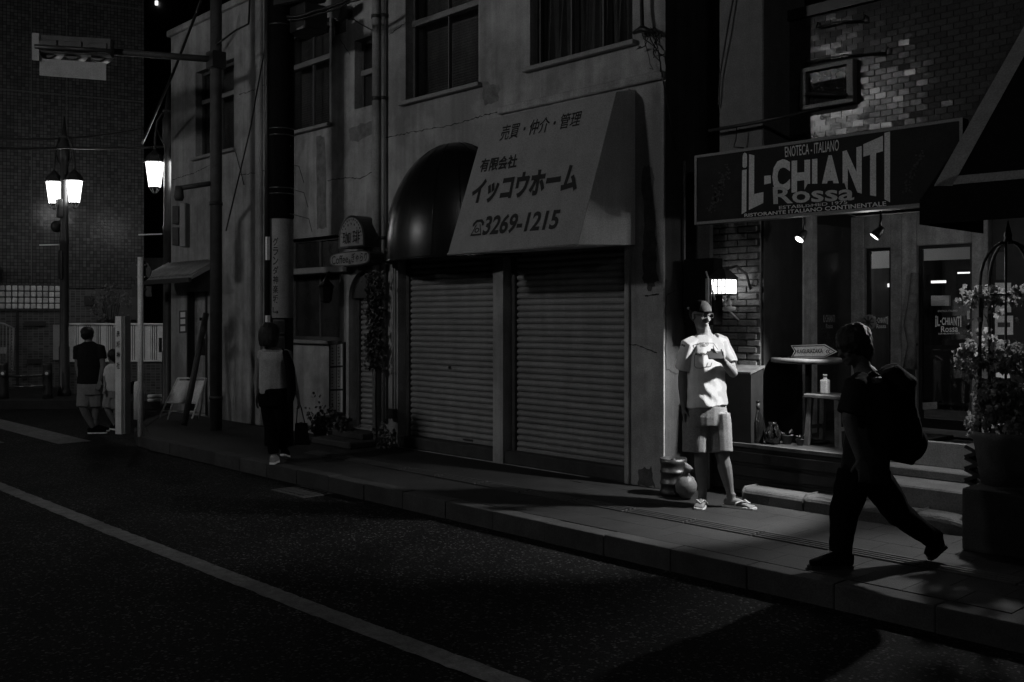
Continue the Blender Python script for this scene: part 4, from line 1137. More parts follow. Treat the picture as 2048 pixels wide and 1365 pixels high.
MB().lathe(bp, [(.0175, .29), (.0175, .35)], 12).build('foil', m_dark, bo)
jp = onY(1545, 885, 7.58); jp.z = DK + .001
jg = MB().lathe(jp, [(.05, 0), (.07, .03), (.075, .09), (.05, .14), (.03, .16), (.035, .19), (.03, .19)], 18).thing('glass_jug', m_bot, jp, 'round dark glass jug beside the wine bottle', 'jug')
MB().tube([jp + Vector((.03, -.02, .17)), jp + Vector((.08, -.05, .17)), jp + Vector((.09, -.05, .10)), jp + Vector((.06, -.03, .06))], .009, 6).build('handle', m_bot, jg)
for k, (px, r_) in enumerate(((1574, .05), (1600, .035))):
    q = onY(px, 887, 7.66); q.z = DK + .001
    pt = MB().lathe(q, [(r_ * .7, 0), (r_, r_ * 1.5), (r_ * 1.1, r_ * 1.6), (r_ * .9, r_ * 1.55)], 14).thing('small_pot', m_pot, q, ('round dark pot on the deck right of the glass jug', 'tiny pot on the deck under the round table')[k], 'pot')
    tw = MB()
    for j in range(14):
        a_ = random.uniform(0, 6.28); e_ = random.uniform(.4, 1.2)
        tip = q + Vector((math.cos(a_) * r_ * 1.2, math.sin(a_) * r_ * 1.2, r_ * (1.6 + e_)))
        sd = Vector((-math.sin(a_), math.cos(a_), 0)) * .012
        tw.quad(q + Vector((0, 0, r_ * 1.5)), (q + tip) / 2 + sd + Vector((0, 0, .03)), tip, (q + tip) / 2 - sd + Vector((0, 0, .03)))
    tw.build('leaves', m_leafd, pt)
tc = onY(1617, 716, 7.95)
tb_ = MB().lathe((tc.x, tc.y, tc.z - .045), [(.0, 0), (.30, 0), (.325, .008), (.325, .037), (.315, .045), (0, .045)], 36).thing('round_table', m_furn, (tc.x, tc.y, DK), 'round wooden bar table on the deck carrying the arrow sign', 'table')
MB().lathe((tc.x, tc.y, DK + .001), [(.18, 0), (.18, .02), (.03, .035), (.028, tc.z - DK - .046)], 16).build('pedestal', m_iron, tb_)
# arrow sign KAGURAZAKA
YA = 7.82
q = lambda px, py, o=0: onY(px, py, YA) + Vector((0, -o, 0))
arrow = [(1583, 692), (1650, 690), (1673, 704), (1650, 715), (1583, 715), (1590, 703)]
ab = MB().prism([q(*p) for p in arrow], (0, .025, 0)).thing('arrow_sign', m_framed, q(1583, 715), 'white arrow shaped wooden sign reading KAGURAZAKA on the round table', 'sign')
ar2 = [(1587, 694.5), (1649, 692.5), (1668, 703.8), (1649, 712.8), (1587, 712.8), (1593.5, 703.3)]
MB().add([q(p[0], p[1], .002) for p in ar2], [tuple(range(6))]).build('sign_face', m_lgrey, ab)
rim_ = MB()
for i in range(6):
    p_, p2_ = arrow[i], arrow[(i + 1) % 6]
    rim_.tube([q(*p_, .003), q(*p2_, .003)], .0035, 4)
rim_.build('border', m_white, ab)
lettering('KAGURAZAKA', (q(1595, 699.5, .004), q(1646, 697.5, .004), q(1646, 706.5, .004), q(1595, 707.5, .004)), m_ink, ab, .015)
lettering('<<', (q(1652, 699, .004), q(1660, 699, .004), q(1660, 708, .004), q(1652, 708, .004)), m_ink, ab, .02)
# stool with squeeze bottle
sc = onY(1660, 790, 7.85); sc.z = onY(1660, 788, 7.85).z
so_ = MB().box(sc.x - .17, sc.x + .17, sc.y - .15, sc.y + .15, sc.z - .035, sc.z).thing('bar_stool', m_furn, (sc.x, sc.y, DK), 'square wooden stool on the deck with a white bottle on it', 'stool', bevel=.008)
for sx_ in (-1, 1):
    for sy_ in (-1, 1):
        MB().obox((sc.x + sx_ * .135, sc.y + sy_ * .115, (DK + sc.z - .035) / 2), (.02, 0, 0), (0, .02, 0), (sx_ * .012, sy_ * .012, -(sc.z - .037 - DK) / 2)).build('leg', m_furn, so_)
    MB().box(sc.x + sx_ * .14 - .01, sc.x + sx_ * .14 + .01, sc.y - .1, sc.y + .1, DK + .14, DK + .17).build('stretcher', m_furn, so_)
q0 = onY(1650, 786, 7.78); q0.z = sc.z + .001
bt = MB(); s_ = .032
bt.hexa([(q0.x - s_, q0.y - s_, q0.z), (q0.x + s_, q0.y - s_, q0.z), (q0.x + s_, q0.y + s_, q0.z), (q0.x - s_, q0.y + s_, q0.z), (q0.x - s_, q0.y - s_, q0.z + .125), (q0.x + s_, q0.y - s_, q0.z + .125), (q0.x + s_, q0.y + s_, q0.z + .125), (q0.x - s_, q0.y + s_, q0.z + .125)])
wb_ = bt.thing('white_bottle', m_plastic, q0, 'white square shouldered plastic bottle standing on the stool', 'bottle', bevel=.012, seg=2)
MB().lathe((q0.x, q0.y, q0.z + .123), [(.026, 0), (.016, .012), (.016, .03), (.019, .03), (.019, .045)], 14).build('cap', m_plastic, wb_)
# extra plates on the table top: an ashtray glint
at = onY(1556, 716, 7.9); at.z = tc.z + .001
MB().lathe(at + Vector((.06, 0, 0)), [(.03, 0), (.045, .015), (.04, .015), (.028, .006)], 14).thing('ashtray', m_bot, at, 'small dark ashtray at the left edge of the round table', 'ashtray')
# round emblem seen behind the walking man's head
rp = onY(1738, 645, YD - .16)
re_ = MB().lathe(rp, [(.075, 0), (.075, .012), (.062, .014)], 24, (0, -1, 0)).thing('round_plaque', m_frame, rp, 'round spoked plaque hanging between the two doors', 'plaque')
for k in range(4):
    t = math.pi / 4 * k
    MB().obox(rp + Vector((0, -.016, 0)), (.06 * math.cos(t), 0, .06 * math.sin(t)), (0, .003, 0), (-.007 * math.sin(t), 0, .007 * math.cos(t))).build('spoke', m_framed, re_)

# ================================================================== RIGHT-HAND AWNING
C_ = Vector((-2.815, 6.2, 2.31)); T_ = Vector((-2.28, 7.2, 3.80)); far = 2.5
cz = .20
aw = MB()
P = [C_, Vector((far, 6.2, 2.31)), Vector((far, 7.2, 3.8)), T_]
aw.hexa([C_, Vector((far, 6.2, 2.31)), Vector((far, 7.2, 2.31)), Vector((-2.815, 7.2, 2.31)), T_, Vector((far, 7.2, 3.8)), Vector((far, 7.25, 3.8)), Vector((-2.28, 7.25, 3.8))])
ra = aw.thing('hipped_awning', m_canvas, (-2.8, 7.2, 2.31), 'black hipped canvas awning with a pale border at upper right', 'awning')
MB().box(-2.815, far, 6.185, 6.2, 2.15, 2.312).build('valance', m_canvas, ra); MB().box(-2.822, -2.812, 6.2, 7.18, 2.15, 2.312).build('valance', m_canvas, ra)
n_ = (Vector((1, 0, 0))).cross(Vector((0, 1.0, 1.49))).normalized()
if n_.y > 0: n_ = -n_
pl_ = C_ + n_ * .006
def A_(px, py): return onPl(px, py, pl_, n_)
tr = MB()
tr.add([A_(2110, 0), A_(2078, 0), A_(1868, 372), A_(1905, 372), ], [(0, 1, 2, 3)])
tr.add([A_(1868, 373), A_(2500, 318), A_(2500, 298), A_(1903, 353)], [(0, 1, 2, 3)])
tr.build('border_stripe', m_trim, ra)
# ================================================================== IVY TRELLIS AND PLANTER
PX, PY = -2.63, 7.13
pl0 = MB().box(-2.80, -1.6, 6.78, 7.40, 0, .42).thing('planter_box', m_kerb, (-2.4, 6.9, 0), 'long grey stone planter on the pavement below the ivy trellis', 'planter', bevel=.02, seg=2)
pot = MB().lathe((PX - .02, PY, .42), [(.15, 0), (.2, .3), (.22, .32), (.22, .36), (.19, .36), (.18, .31)], 22).thing('flower_pot', m_pot, (PX - .02, PY, .42), 'large round pot on the stone planter holding the ivy', 'pot')
tr_ = empty('ivy_trellis', (PX, PY, .6), 'black wrought iron arched trellis overgrown with ivy', 'trellis')
rr_ = .16
posts = [(-rr_, -rr_ * .4), (rr_, -rr_ * .4), (rr_, rr_ * .6), (-rr_, rr_ * .6)]
for px_, py_ in posts:
    pts = [(PX + px_, PY + py_, .62), (PX + px_, PY + py_, 1.80)] + [(PX + px_ * math.cos(t), PY + py_ * math.cos(t), 1.80 + .28 * math.sin(t)) for t in [math.pi / 2 * k / 6 for k in range(1, 7)]]
    MB().tube(pts, .011, 7).build('post', m_iron, tr_)
MB().lathe((PX, PY, 2.06), [(.012, 0), (.03, .02), (.022, .05), (.028, .06), (.0, .17)], 10).build('finial', m_iron, tr_)
MB().tube([(PX, PY - .04, .62), (PX, PY - .04, 2.08)], .009, 6).build('centre_bar', m_iron, tr_)
for z in (.9, 1.28, 1.72):
    ring = [(PX + a_, PY + b_, z) for a_, b_ in posts]
    MB().tube(ring + [ring[0]], .007, 6).build('hoop', m_iron, tr_)
iv = empty('ivy_plant', (PX, PY, .7), 'ivy with glossy leaves climbing over the iron trellis', 'plant')
random.seed(5)
lf_v = [(0, 0, 0), (-.028, .012, .004), (-.02, .03, .0), (-.03, .05, -.004), (-.01, .05, .003), (0, .075, -.006), (.01, .05, .003), (.03, .05, -.004), (.02, .03, .0), (.028, .012, .004), (0, .03, .008)]
lf_f = [(10, i, i + 1) for i in range(0, 9)] + [(10, 9, 0)]
leaf_me = MB().add(lf_v, lf_f).mesh('leaf')
def cloud():
    out = []
    for k in range(5200):
        u = random.random()
        z = random.choice([random.gauss(.98, .10), random.gauss(1.30, .06), random.gauss(1.73, .035), random.uniform(.75, 1.75)])
        dens = {0: 1}.get(0)
        w = .30 if z < 1.15 else (.26 if 1.2 < z < 1.42 else (.20 if z > 1.66 else .10))
        if 1.42 < z < 1.66 and random.random() < .8: continue
        if z < .72 or z > 1.80: continue
        if z > 1.66 and random.random() < .45: continue
        a_ = random.uniform(0, 6.28)
        r_ = w * math.sqrt(random.random()) * (.7 + .6 * noise.noise(Vector((a_, z * 5, 3))))
        base = random.choice(posts) if z > 1.15 else (0, 0)
        x_ = PX + base[0] * (1 if z > 1.15 else 0) + r_ * math.cos(a_) * (1.0 if z < 1.45 else .9) + (-.03 if z < 1.2 else 0)
        y_ = PY + base[1] + r_ * math.sin(a_) * .75
        if noise.noise(Vector((x_ * 9, y_ * 9, z * 9))) < -.12: continue
        out.append(Vector((x_, y_, z)))
    return out
cl_ = cloud()
random.shuffle(cl_)
front = sorted(cl_, key=lambda p: p.length)[:int(len(cl_) * .4)]
chosen = set(random.sample(range(len(front)), min(260, len(front))))
def leaf_rot():
    return Matrix.Rotation(random.uniform(0, 6.28), 4, 'Z') @ Matrix.Rotation(random.uniform(-2.4, -.5), 4, 'X') @ Matrix.Rotation(random.gauss(0, .5), 4, 'Y')
for i in chosen:
    p = front[i]
    o = link('leaf', leaf_me, m_leaf, iv)
    o.matrix_local = Matrix.Translation(p - ORG[iv.name]) @ leaf_rot() @ Matrix.Scale(random.uniform(.6, 1.05), 4)
rest = [p for p in cl_ if p not in [front[i] for i in list(chosen)[:1]]]
mb = MB()
for p in rest[:2300]:
    R_ = Matrix.Translation(p) @ leaf_rot() @ Matrix.Scale(random.uniform(.5, .95), 4)
    mb.add([R_ @ Vector(v) for v in lf_v], lf_f)
o = mb.build('foliage', m_leaf, iv); o['kind'] = 'stuff'
for k in range(9):
    b_ = random.choice(posts); pts = []
    for j in range(8):
        z = .7 + j * .14
        pts.append((PX + b_[0] * min(1, j / 2) + random.gauss(0, .02), PY + b_[1] * min(1, j / 2) + random.gauss(0, .02), z))
    MB().tube(pts, .005, 5).build('stem', m_wood2, iv)
# folding plant rack (zigzag lattice) left of the planter
lx0 = onY(1913, 975, 7.3); lat = empty('lattice_rack', (lx0.x, 7.3, .28), 'dark folding zigzag lattice rack beside the entrance steps', 'rack')
for k in range(4):
    z = .30 + k * .085
    MB().obox((lx0.x + .09, 7.52, z + .02), (.09, 0, .04), (0, .08, 0), (-.006, 0, .012)).build('slat', m_black, lat)
    MB().obox((lx0.x + .09, 7.52, z + .02), (.09, 0, -.04), (0, .078, 0), (.006, 0, .012)).build('slat', m_black, lat)

# ================================================================== POLES, SIGNAL, SIGNS (left)
def pole_at(px, D, r0, r1, h, mat, name, label, cat, n=16):
    p = onD(px, HY, D); p.z = 0
    o = MB().lathe(p, [(r0, -.05), (r0 * .97, h * .5), (r1, h)], n).thing(name, mat, p, label, cat)
    return o, p
sp, sP = pole_at(432, 13.77, .083, .075, 8.5, m_polegrey, 'signal_pole', 'slim grey steel pole carrying the traffic signal arm', 'pole')
for z in (.42, 3.1, 4.98): MB().lathe(sP, [(.092, z), (.092, z + .05)], 14).build('strap', m_dark, sp)
Ld = -RT                                       # arm points to the left over the road
def onArm(px, py, dy=0): return onD(px, py, 13.5)
arm0 = Vector((sP.x, sP.y, 5.12)); arm1 = onD(70, 92, 13.35)
MB().tube([arm0, arm0.lerp(arm1, .3), arm1], .045, 10).build('signal_arm', m_polegrey, sp)
MB().box(sP.x - .10, sP.x + .10, sP.y - .10, sP.y + .10, 5.0, 5.22).build('arm_clamp', m_dark, sp)
a2 = onD(358, 377, 13.6)
MB().tube([(sP.x, sP.y, 3.42), a2], .035, 8).build('side_arm', m_polegrey, sp)
MB().lathe((a2.x, a2.y, a2.z - .17), [(.05, 0), (.07, .05), (.05, .2)], 10).build('arm_joint', m_polegrey, sp)
# traffic signal head (seen from behind)
sg = empty('traffic_signal', onD(145, 95, 13.3), 'horizontal traffic signal head seen from behind on the long arm', 'traffic signal')
def slab(px0, py0, px1, py1, D, th, slope=.06):
    w = (px1 - px0)
    return [onD(px0, py0, D), onD(px1, py0 + w * slope, D), onD(px1, py1 + w * slope, D), onD(px0, py1, D)]
MB().prism(slab(66, 68, 222, 104, 13.28, .1), FW * .12).build('housing', m_polegrey, sg, bevel=.01)
MB().prism(slab(64, 66, 78, 120, 13.24, .1), FW * .03).build('end_plate', m_grey, sg)
for k, px in enumerate((95, 145, 195)):
    c = onD(px, 92 + (px - 66) * .06, 13.4)
    MB().lathe(c, [(.15, 0), (.16, .03), (.15, .20)], 16, FW).build('visor', m_dark, sg)
    MB().prism(slab(px - 18, 78 + (px - 66) * .06, px + 18, 100 + (px - 66) * .06, 13.25, .1, .0), FW * .025).build('back_cover', m_polegrey, sg, bevel=.008)
MB().tube([onD(70, 93, 13.22), onD(225, 103, 13.22)], .03, 8).build('mounting_tube', m_dark, sg)
pn = MB().prism(slab(79, 117, 212, 151, 13.3, .1, .075), FW * .012).thing('name_plate', m_grey, onD(145, 150, 13.3), 'blank pale plate hanging below the traffic signal', 'sign')
# pedestrian signal (edge on)
pd = empty('pedestrian_signal', onD(356, 440, 13.6), 'narrow pedestrian signal box hanging under the short arm', 'traffic signal')
MB().prism(slab(358, 405, 371, 494, 13.6, .1, 0), FW * .2).build('housing', m_grey, pd, bevel=.01)
for y0 in (412, 455): MB().prism(slab(344, y0, 357, y0 + 36, 13.58, .1, 0), FW * .18).build('visor', m_polegrey, pd, bevel=.006)
# big dark utility pole, its tube, sign sheets and bands
up, uP = pole_at(562, 12.16, .150, .125, 9, m_concr, 'utility_pole', 'thick dark utility pole with bands and a white advert sheet', 'pole', 22)
for z in (3.76, 3.84, 3.12, 3.05, 5.1): MB().lathe(uP, [(.160, z), (.162, z + .014)], 20).build('strap', m_steel, up)
MB().lathe(uP, [(.152, 2.76), (.157, 2.78), (.157, 8.6), (.15, 8.62)], 20).build('black_sleeve', m_matte, up)
MB().tube([Vector((uP.x, uP.y, 0)) - RT * .15 - FW * .08, Vector((uP.x, uP.y, 8.5)) - RT * .15 - FW * .08], .035, 8).build('cable_tube', m_black, up)
tb0 = uP - RT * .13 - FW * .13
MB().box(tb0.x - .02, tb0.x + .02, tb0.y - .02, tb0.y + .02, 2.25, 2.53).build('tag', m_lgrey, up); MB().box(tb0.x - .025, tb0.x + .025, tb0.y - .02, tb0.y + .02, 1.50, 1.58).build('tag', m_lgrey, up)
def wrap(z0, z1, a0, a1, r, mat, nm, par, n=12):
    base = math.atan2(-FW.y, -FW.x)      # facing the street
    m = MB()
    for k in range(n):
        t0, t1 = base + a0 + (a1 - a0) * k / n, base + a0 + (a1 - a0) * (k + 1) / n
        m.quad(*[(uP.x + r * math.cos(t), uP.y + r * math.sin(t), z) for t, z in ((t0, z0), (t1, z0), (t1, z1), (t0, z1))])
    return m.build(nm, mat, par)
def wr_pt(a, z, r):
    base = math.atan2(-FW.y, -FW.x)
    return Vector((uP.x + r * math.cos(base + a), uP.y + r * math.sin(base + a), z))
ad = wrap(1.55, 2.75, -.55, 1.55, .154, m_grey, 'advert_sheet', up)
n7 = 'グランダ神楽坂'
for i, ch in enumerate(n7):
    z1 = 2.52 - i * .115; z0 = z1 - .10
    m_ = MB(); lettering(ch, (wr_pt(-.42, z1, .158), wr_pt(.02, z1, .158), wr_pt(.02, z0, .158), wr_pt(-.42, z0, .158)), None, mb=m_, offset=.02)
    m_.build('lettering', m_ink, ad)
ar_ = MB(); ar_.tube([wr_pt(-.4, 1.68, .158), wr_pt(-.4, 1.62, .158), wr_pt(-.1, 1.62, .158)], .006, 5); ar_.add([wr_pt(-.1, 1.645, .159), wr_pt(.05, 1.62, .159), wr_pt(-.1, 1.595, .159)], [(0, 1, 2)]); ar_.build('arrow_print', m_ink, ad)
for z0, z1 in ((1.36, 1.53), (1.13, 1.33)):
    s_ = wrap(z0, z1, -.42, .5, .1545, m_framed, 'notice_sheet', up)
    wrap(z0 + .02, z1 - .02, -.36, .44, .1555, m_black, 'print', up)
for k in range(3):
    MB().tube([uP + Vector((.1, -.1, 3.45 - k * .3)), uP + RT * (.22 + .06 * k) + Vector((0, 0, 3.4 - k * .32)), uP + RT * (.28 + .05 * k) + Vector((0, 0, 3.2 - k * .3))], .004, 4).build('loose_wire', m_black, up)
tx = onD(612, 40, 12.1)
trf = MB().box(tx.x - .24, tx.x + .24, tx.y - .16, tx.y + .16, 5.0, 5.32).build('junction_box', m_black, up, bevel=.03, seg=2)
tx = onD(600, -8, 12.1)
MB().obox(onD(600, 2, 12.1), RT * .30 + Vector((0, 0, .06)), FW * .12, (0, 0, .05)).build('junction_box', m_black, up, bevel=.02)
# shrine post
s0 = onD(242, 868, 13.3); s0.z = 0
d1 = (RT * .93 - FW * .37).normalized(); d2 = Vector((d1.y, -d1.x, 0)) * -1
if d2.dot(FW) < 0: d2 = -d2
hw = .05
sc_ = s0 + Vector((0, 0, .785))
shp = MB().obox(sc_, d1 * hw, d2 * hw, (0, 0, .785)).thing('shrine_post', m_lgrey, s0, 'white square post with black vertical shrine characters at the kerb', 'post')
vertical_text('赤城神社', *[sc_ - d2 * (hw + .003) + d1 * u + Vector((0, 0, v)) for u, v in ((-.028, .62), (.028, .62), (.028, .06), (-.028, .06))], m_ink, shp, .35, .02)
MB().obox(sc_ + RT * .075 + FW * .02, d1 * .012, d2 * .05, (0, 0, .783)).build('backing_board', m_grey, shp)  # grey slab standing for the post's darker side face
# round traffic sign seen from the back
g0 = onD(281, 871, 13.13); g0.z = 0
rs = MB().lathe(g0, [(.036, -.02), (.036, 2.35)], 10).thing('round_sign', m_lgrey, g0, 'round traffic sign seen from its grey back on a slim pale pole', 'sign')
MB().lathe(Vector((g0.x, g0.y, 2.17)) + FW * .045 - RT * .02, [(.14, 0), (.145, .004), (.145, .012), (.13, .016)], 28, FW).build('sign_disc', m_dark, rs)
for z in (2.09, 2.25): MB().obox(Vector((g0.x, g0.y, z)) + FW * .02, RT * .06, FW * .02, (0, 0, .008)).build('clip', m_steel, rs)
MB().obox(Vector((g0.x, g0.y, 1.90)) + FW * .045, RT * .13, FW * .004, (0, 0, .07)).build('lower_plate', m_dark, rs)
MB().obox(Vector((g0.x, g0.y, 1.93)) + FW * .02, RT * .05, FW * .02, (0, 0, .008)).build('clip', m_steel, rs)
# folding sign frame leaning at the wall and the leaning plank
q = lambda px, py, D: onD(px, py, D)
af = empty('folding_frame', q(370, 835, 14.6), 'pale folding display frame standing open by the side door', 'frame')
lg = [(q(356, 757, 14.9), q(318, 836, 14.5)), (q(411, 757, 14.7), q(384, 838, 14.3)), (q(358, 757, 14.9), q(336, 840, 15.0)), (q(412, 757, 14.7), q(398, 838, 14.9))]
for a, b in lg: MB().tube([a, b], .013, 6).build('leg', m_lgrey, af)
for t in (.0, .62, .83): MB().tube([lg[0][0].lerp(lg[0][1], t), lg[1][0].lerp(lg[1][1], t)], .012, 6).build('cross_bar', m_lgrey, af)
MB().prism([lg[0][0].lerp(lg[0][1], .06), lg[1][0].lerp(lg[1][1], .06), lg[1][0].lerp(lg[1][1], .60), lg[0][0].lerp(lg[0][1], .60)], FW * .01).build('panel', m_lgrey, af)
pk0, pk1 = q(368, 850, 14.0), q(412, 628, 14.7)
MB().tube([pk0, pk1], .045, 8).thing('leaning_pole', m_polegrey, pk0, 'thick pole leaning against the wall before the side door', 'pole')
# wires
def wire(pts, r, label, mat=m_black, sag=.0, name='overhead_wire', n=10):
    P = []
    for i in range(len(pts) - 1):
        a, b = Vector(pts[i]), Vector(pts[i + 1])
        for k in range(n): 
            t = k / n; P.append(a.lerp(b, t) - Vector((0, 0, sag * 4 * t * (1 - t))))
    P.append(Vector(pts[-1]))
    return MB().tube(P, r, 5).thing(name, mat, P[0], label, 'wire')
lt = Vector((pA.x, pA.y, 5.08))
wire([onD(-60, 271, 19.0), lt], .02, 'overhead wire running in from the left edge to the lantern post top', sag=.05)
wire([lt, onD(288, 256, 19.5)], .02, 'overhead wire from the lantern post top to the dark gap', sag=.04)
wire([onD(-60, 293, 18.5), onD(130, 296, 18.6), onD(342, 292, 17.2)], .022, 'lower overhead wire crossing in front of the mosaic building', sag=.03)
wire([onD(402, 0, 14), onD(392, 28, 14), onD(345, 150, 15), onD(285, 287, 16.5)], .022, 'slanting cable from the roof edge down to the lit corner lantern', sag=.0)
wire([onD(536, 62, 12.1), onD(500, 260, 12.8), onD(452, 462, 13.4)], .010, 'thin guy wire slanting from the utility pole down to the signal pole')
wire([onY(470, 300, FY - .04), onY(488, 370, FY - .04)], .008, 'thin cable slanting down the wall below the left upper window')
wire([onD(432, 90, 13.7), onD(470, 62, 13.4), onD(497, 48, 13.2), onD(500, -10, 13.0)], .014, 'cable running up from the signal pole beside the parapet')
wire([onD(575, 34, 12.0), onD(630, 22, 11.6), onD(705, -5, 11.3)], .022, 'thick cable leaving the utility pole to the upper right', sag=.02)
wire([onD(575, 40, 12.0), onD(635, 28, 11.6), onD(700, 4, 11.2), onD(760, -20, 11)], .012, 'second cable leaving the utility pole to the upper right', sag=.02)
wire([onY(636, 12, FY - .05), onY(690, 28, FY - .05), onY(768, 72, FY - .05)], .006, 'thin cable slanting down across the upper wall to the downpipe', sag=.02)
# cable knot at the right end of the old building
kx_ = onY(1284, 60, FY - .12)
wire([onY(1283, -30, FY - .1), onY(1284, 20, FY - .1), onY(1285, 56, FY - .12)], .020, 'thick black cable hanging down to the knot by the right window', n=6)
kn = empty('cable_knot', kx_, 'tangle of black cables on the corner of the old building', 'cables')
random.seed(9)
MB().loft([onY(1268, 66, FY - .1), onY(1284, 58, FY - .14), onY(1310, 66, FY - .12)], [.018, .035, .012], (0, 0, 1), 8).build('cable_bundle', m_black, kn)
for k in range(9):
    a = Vector((kx_.x + random.uniform(-.02, .12), FY - .1, kx_.z - random.uniform(0, .05)))
    pts = [a]
    for j in range(6): pts.append(pts[-1] + Vector((random.uniform(-.06, .09), random.uniform(-.02, .02), random.uniform(-.09, .03))))
    MB().tube(pts, random.choice((.004, .006)), 5).build('loose_cable', m_black, kn)
wire([onY(1316, 100, FY - .06), onY(1326, 160, FY - .05), onX(1345, 260, XR + .03), onX(1352, 300, XR + .02)], .007, 'thin cable hanging from the knot down the building corner')
wire([onY(1468, -10, 7.17), onY(1455, 60, 7.16), onY(1440, 150, 7.17), onY(1437, 215, 7.18)], .008, 'thin cable running down the front of the rough column')

# ================================================================== SMALL PLANTS AT THE COFFEE SHOP
random.seed(31)
def pot_plant(px, py, Y, r, h, label, n, spread, mat=m_leafd):
    p = onY(px, py, Y); p.z = 0
    t = MB().lathe(p, [(r * .7, 0), (r, h * .9), (r * 1.1, h * .92), (r * 1.1, h), (r * .9, h)], 14).thing('potted_plant', m_pot, p, label, 'plant', 'potted plants beside the coffee shop door')
    m = MB()
    for k in range(n):
        c = p + Vector((random.gauss(0, spread * .5), random.gauss(0, spread * .35), h + abs(random.gauss(.05, spread * .6))))
        R_ = Matrix.Translation(c) @ leaf_rot() @ Matrix.Scale(random.uniform(.5, 1), 4)
        m.add([R_ @ Vector(v) for v in lf_v], lf_f)
    o = m.build('foliage', mat, t); o['kind'] = 'stuff'
    return t
pot_plant(640, 880, FY - .28, .10, .16, 'dark potted plant under the coffee shop window, left of the others', 160, .20)
pot_plant(668, 870, FY - .2, .09, .14, 'low potted plant under the menu board', 120, .16)
pot_plant(690, 866, FY - .2, .08, .12, 'small pot plant nearest the coffee shop door step', 90, .13)
# climbing plant on the downpipe
cx_ = gx(750, FY - .14)
cp_ = empty('climbing_plant', (cx_, FY - .14, .1), 'dark climbing plant growing up the downpipe beside the coffee shop door', 'plant')
m = MB()
for k in range(900):
    z = random.uniform(.95, 2.12)
    w = .05 + .05 * (noise.noise(Vector((z * 3, 1, 0))) + .5)
    c = Vector((cx_ + random.gauss(0, w), FY - .14 + random.gauss(0, .04), z))
    R_ = Matrix.Translation(c) @ leaf_rot() @ Matrix.Scale(random.uniform(.5, 1), 4)
    m.add([R_ @ Vector(v) for v in lf_v], lf_f)
o = m.build('foliage', m_leafd, cp_); o['kind'] = 'stuff'
MB().tube([(cx_ + .02, FY - .13, .05), (cx_, FY - .13, .6), (cx_ + .02, FY - .13, 1.3), (cx_ - .01, FY - .13, 2.0)], .01, 5).build('stem', m_wood2, cp_)
for px, lab in ((765, 'dark bushy weed at the foot of the downpipe'),):
    p = onY(px, 880, FY - .16); p.z = 0
    w_ = empty('weed', p, lab, 'plant')
    m = MB()
    for k in range(140):
        c = p + Vector((random.gauss(0, .06), random.gauss(0, .04), abs(random.gauss(.08, .1))))
        R_ = Matrix.Translation(c) @ leaf_rot() @ Matrix.Scale(random.uniform(.5, 1), 4)
        m.add([R_ @ Vector(v) for v in lf_v], lf_f)
    o = m.build('foliage', m_leafd, w_); o['kind'] = 'stuff'

# ================================================================== FAR LEFT: MOSAIC BUILDING, FENCE, GUARD RAIL
dW = Vector((.29, .957, 0)); dW.normalize()
nW = Vector((dW.y, -dW.x, 0))          # towards us
P0 = onD(140, HY, 22.0); P0.z = 0
def onW(px, py, off=0.0): return onPl(px, py, P0 + nW * off, nW)
eR = onW(288, 600); eR.z = 0
Mb = empty('mosaic_building', (P0.x, P0.y, 0), 'tall dark building faced with small mosaic tiles behind the street lamp', 'building')
back = -nW * 9
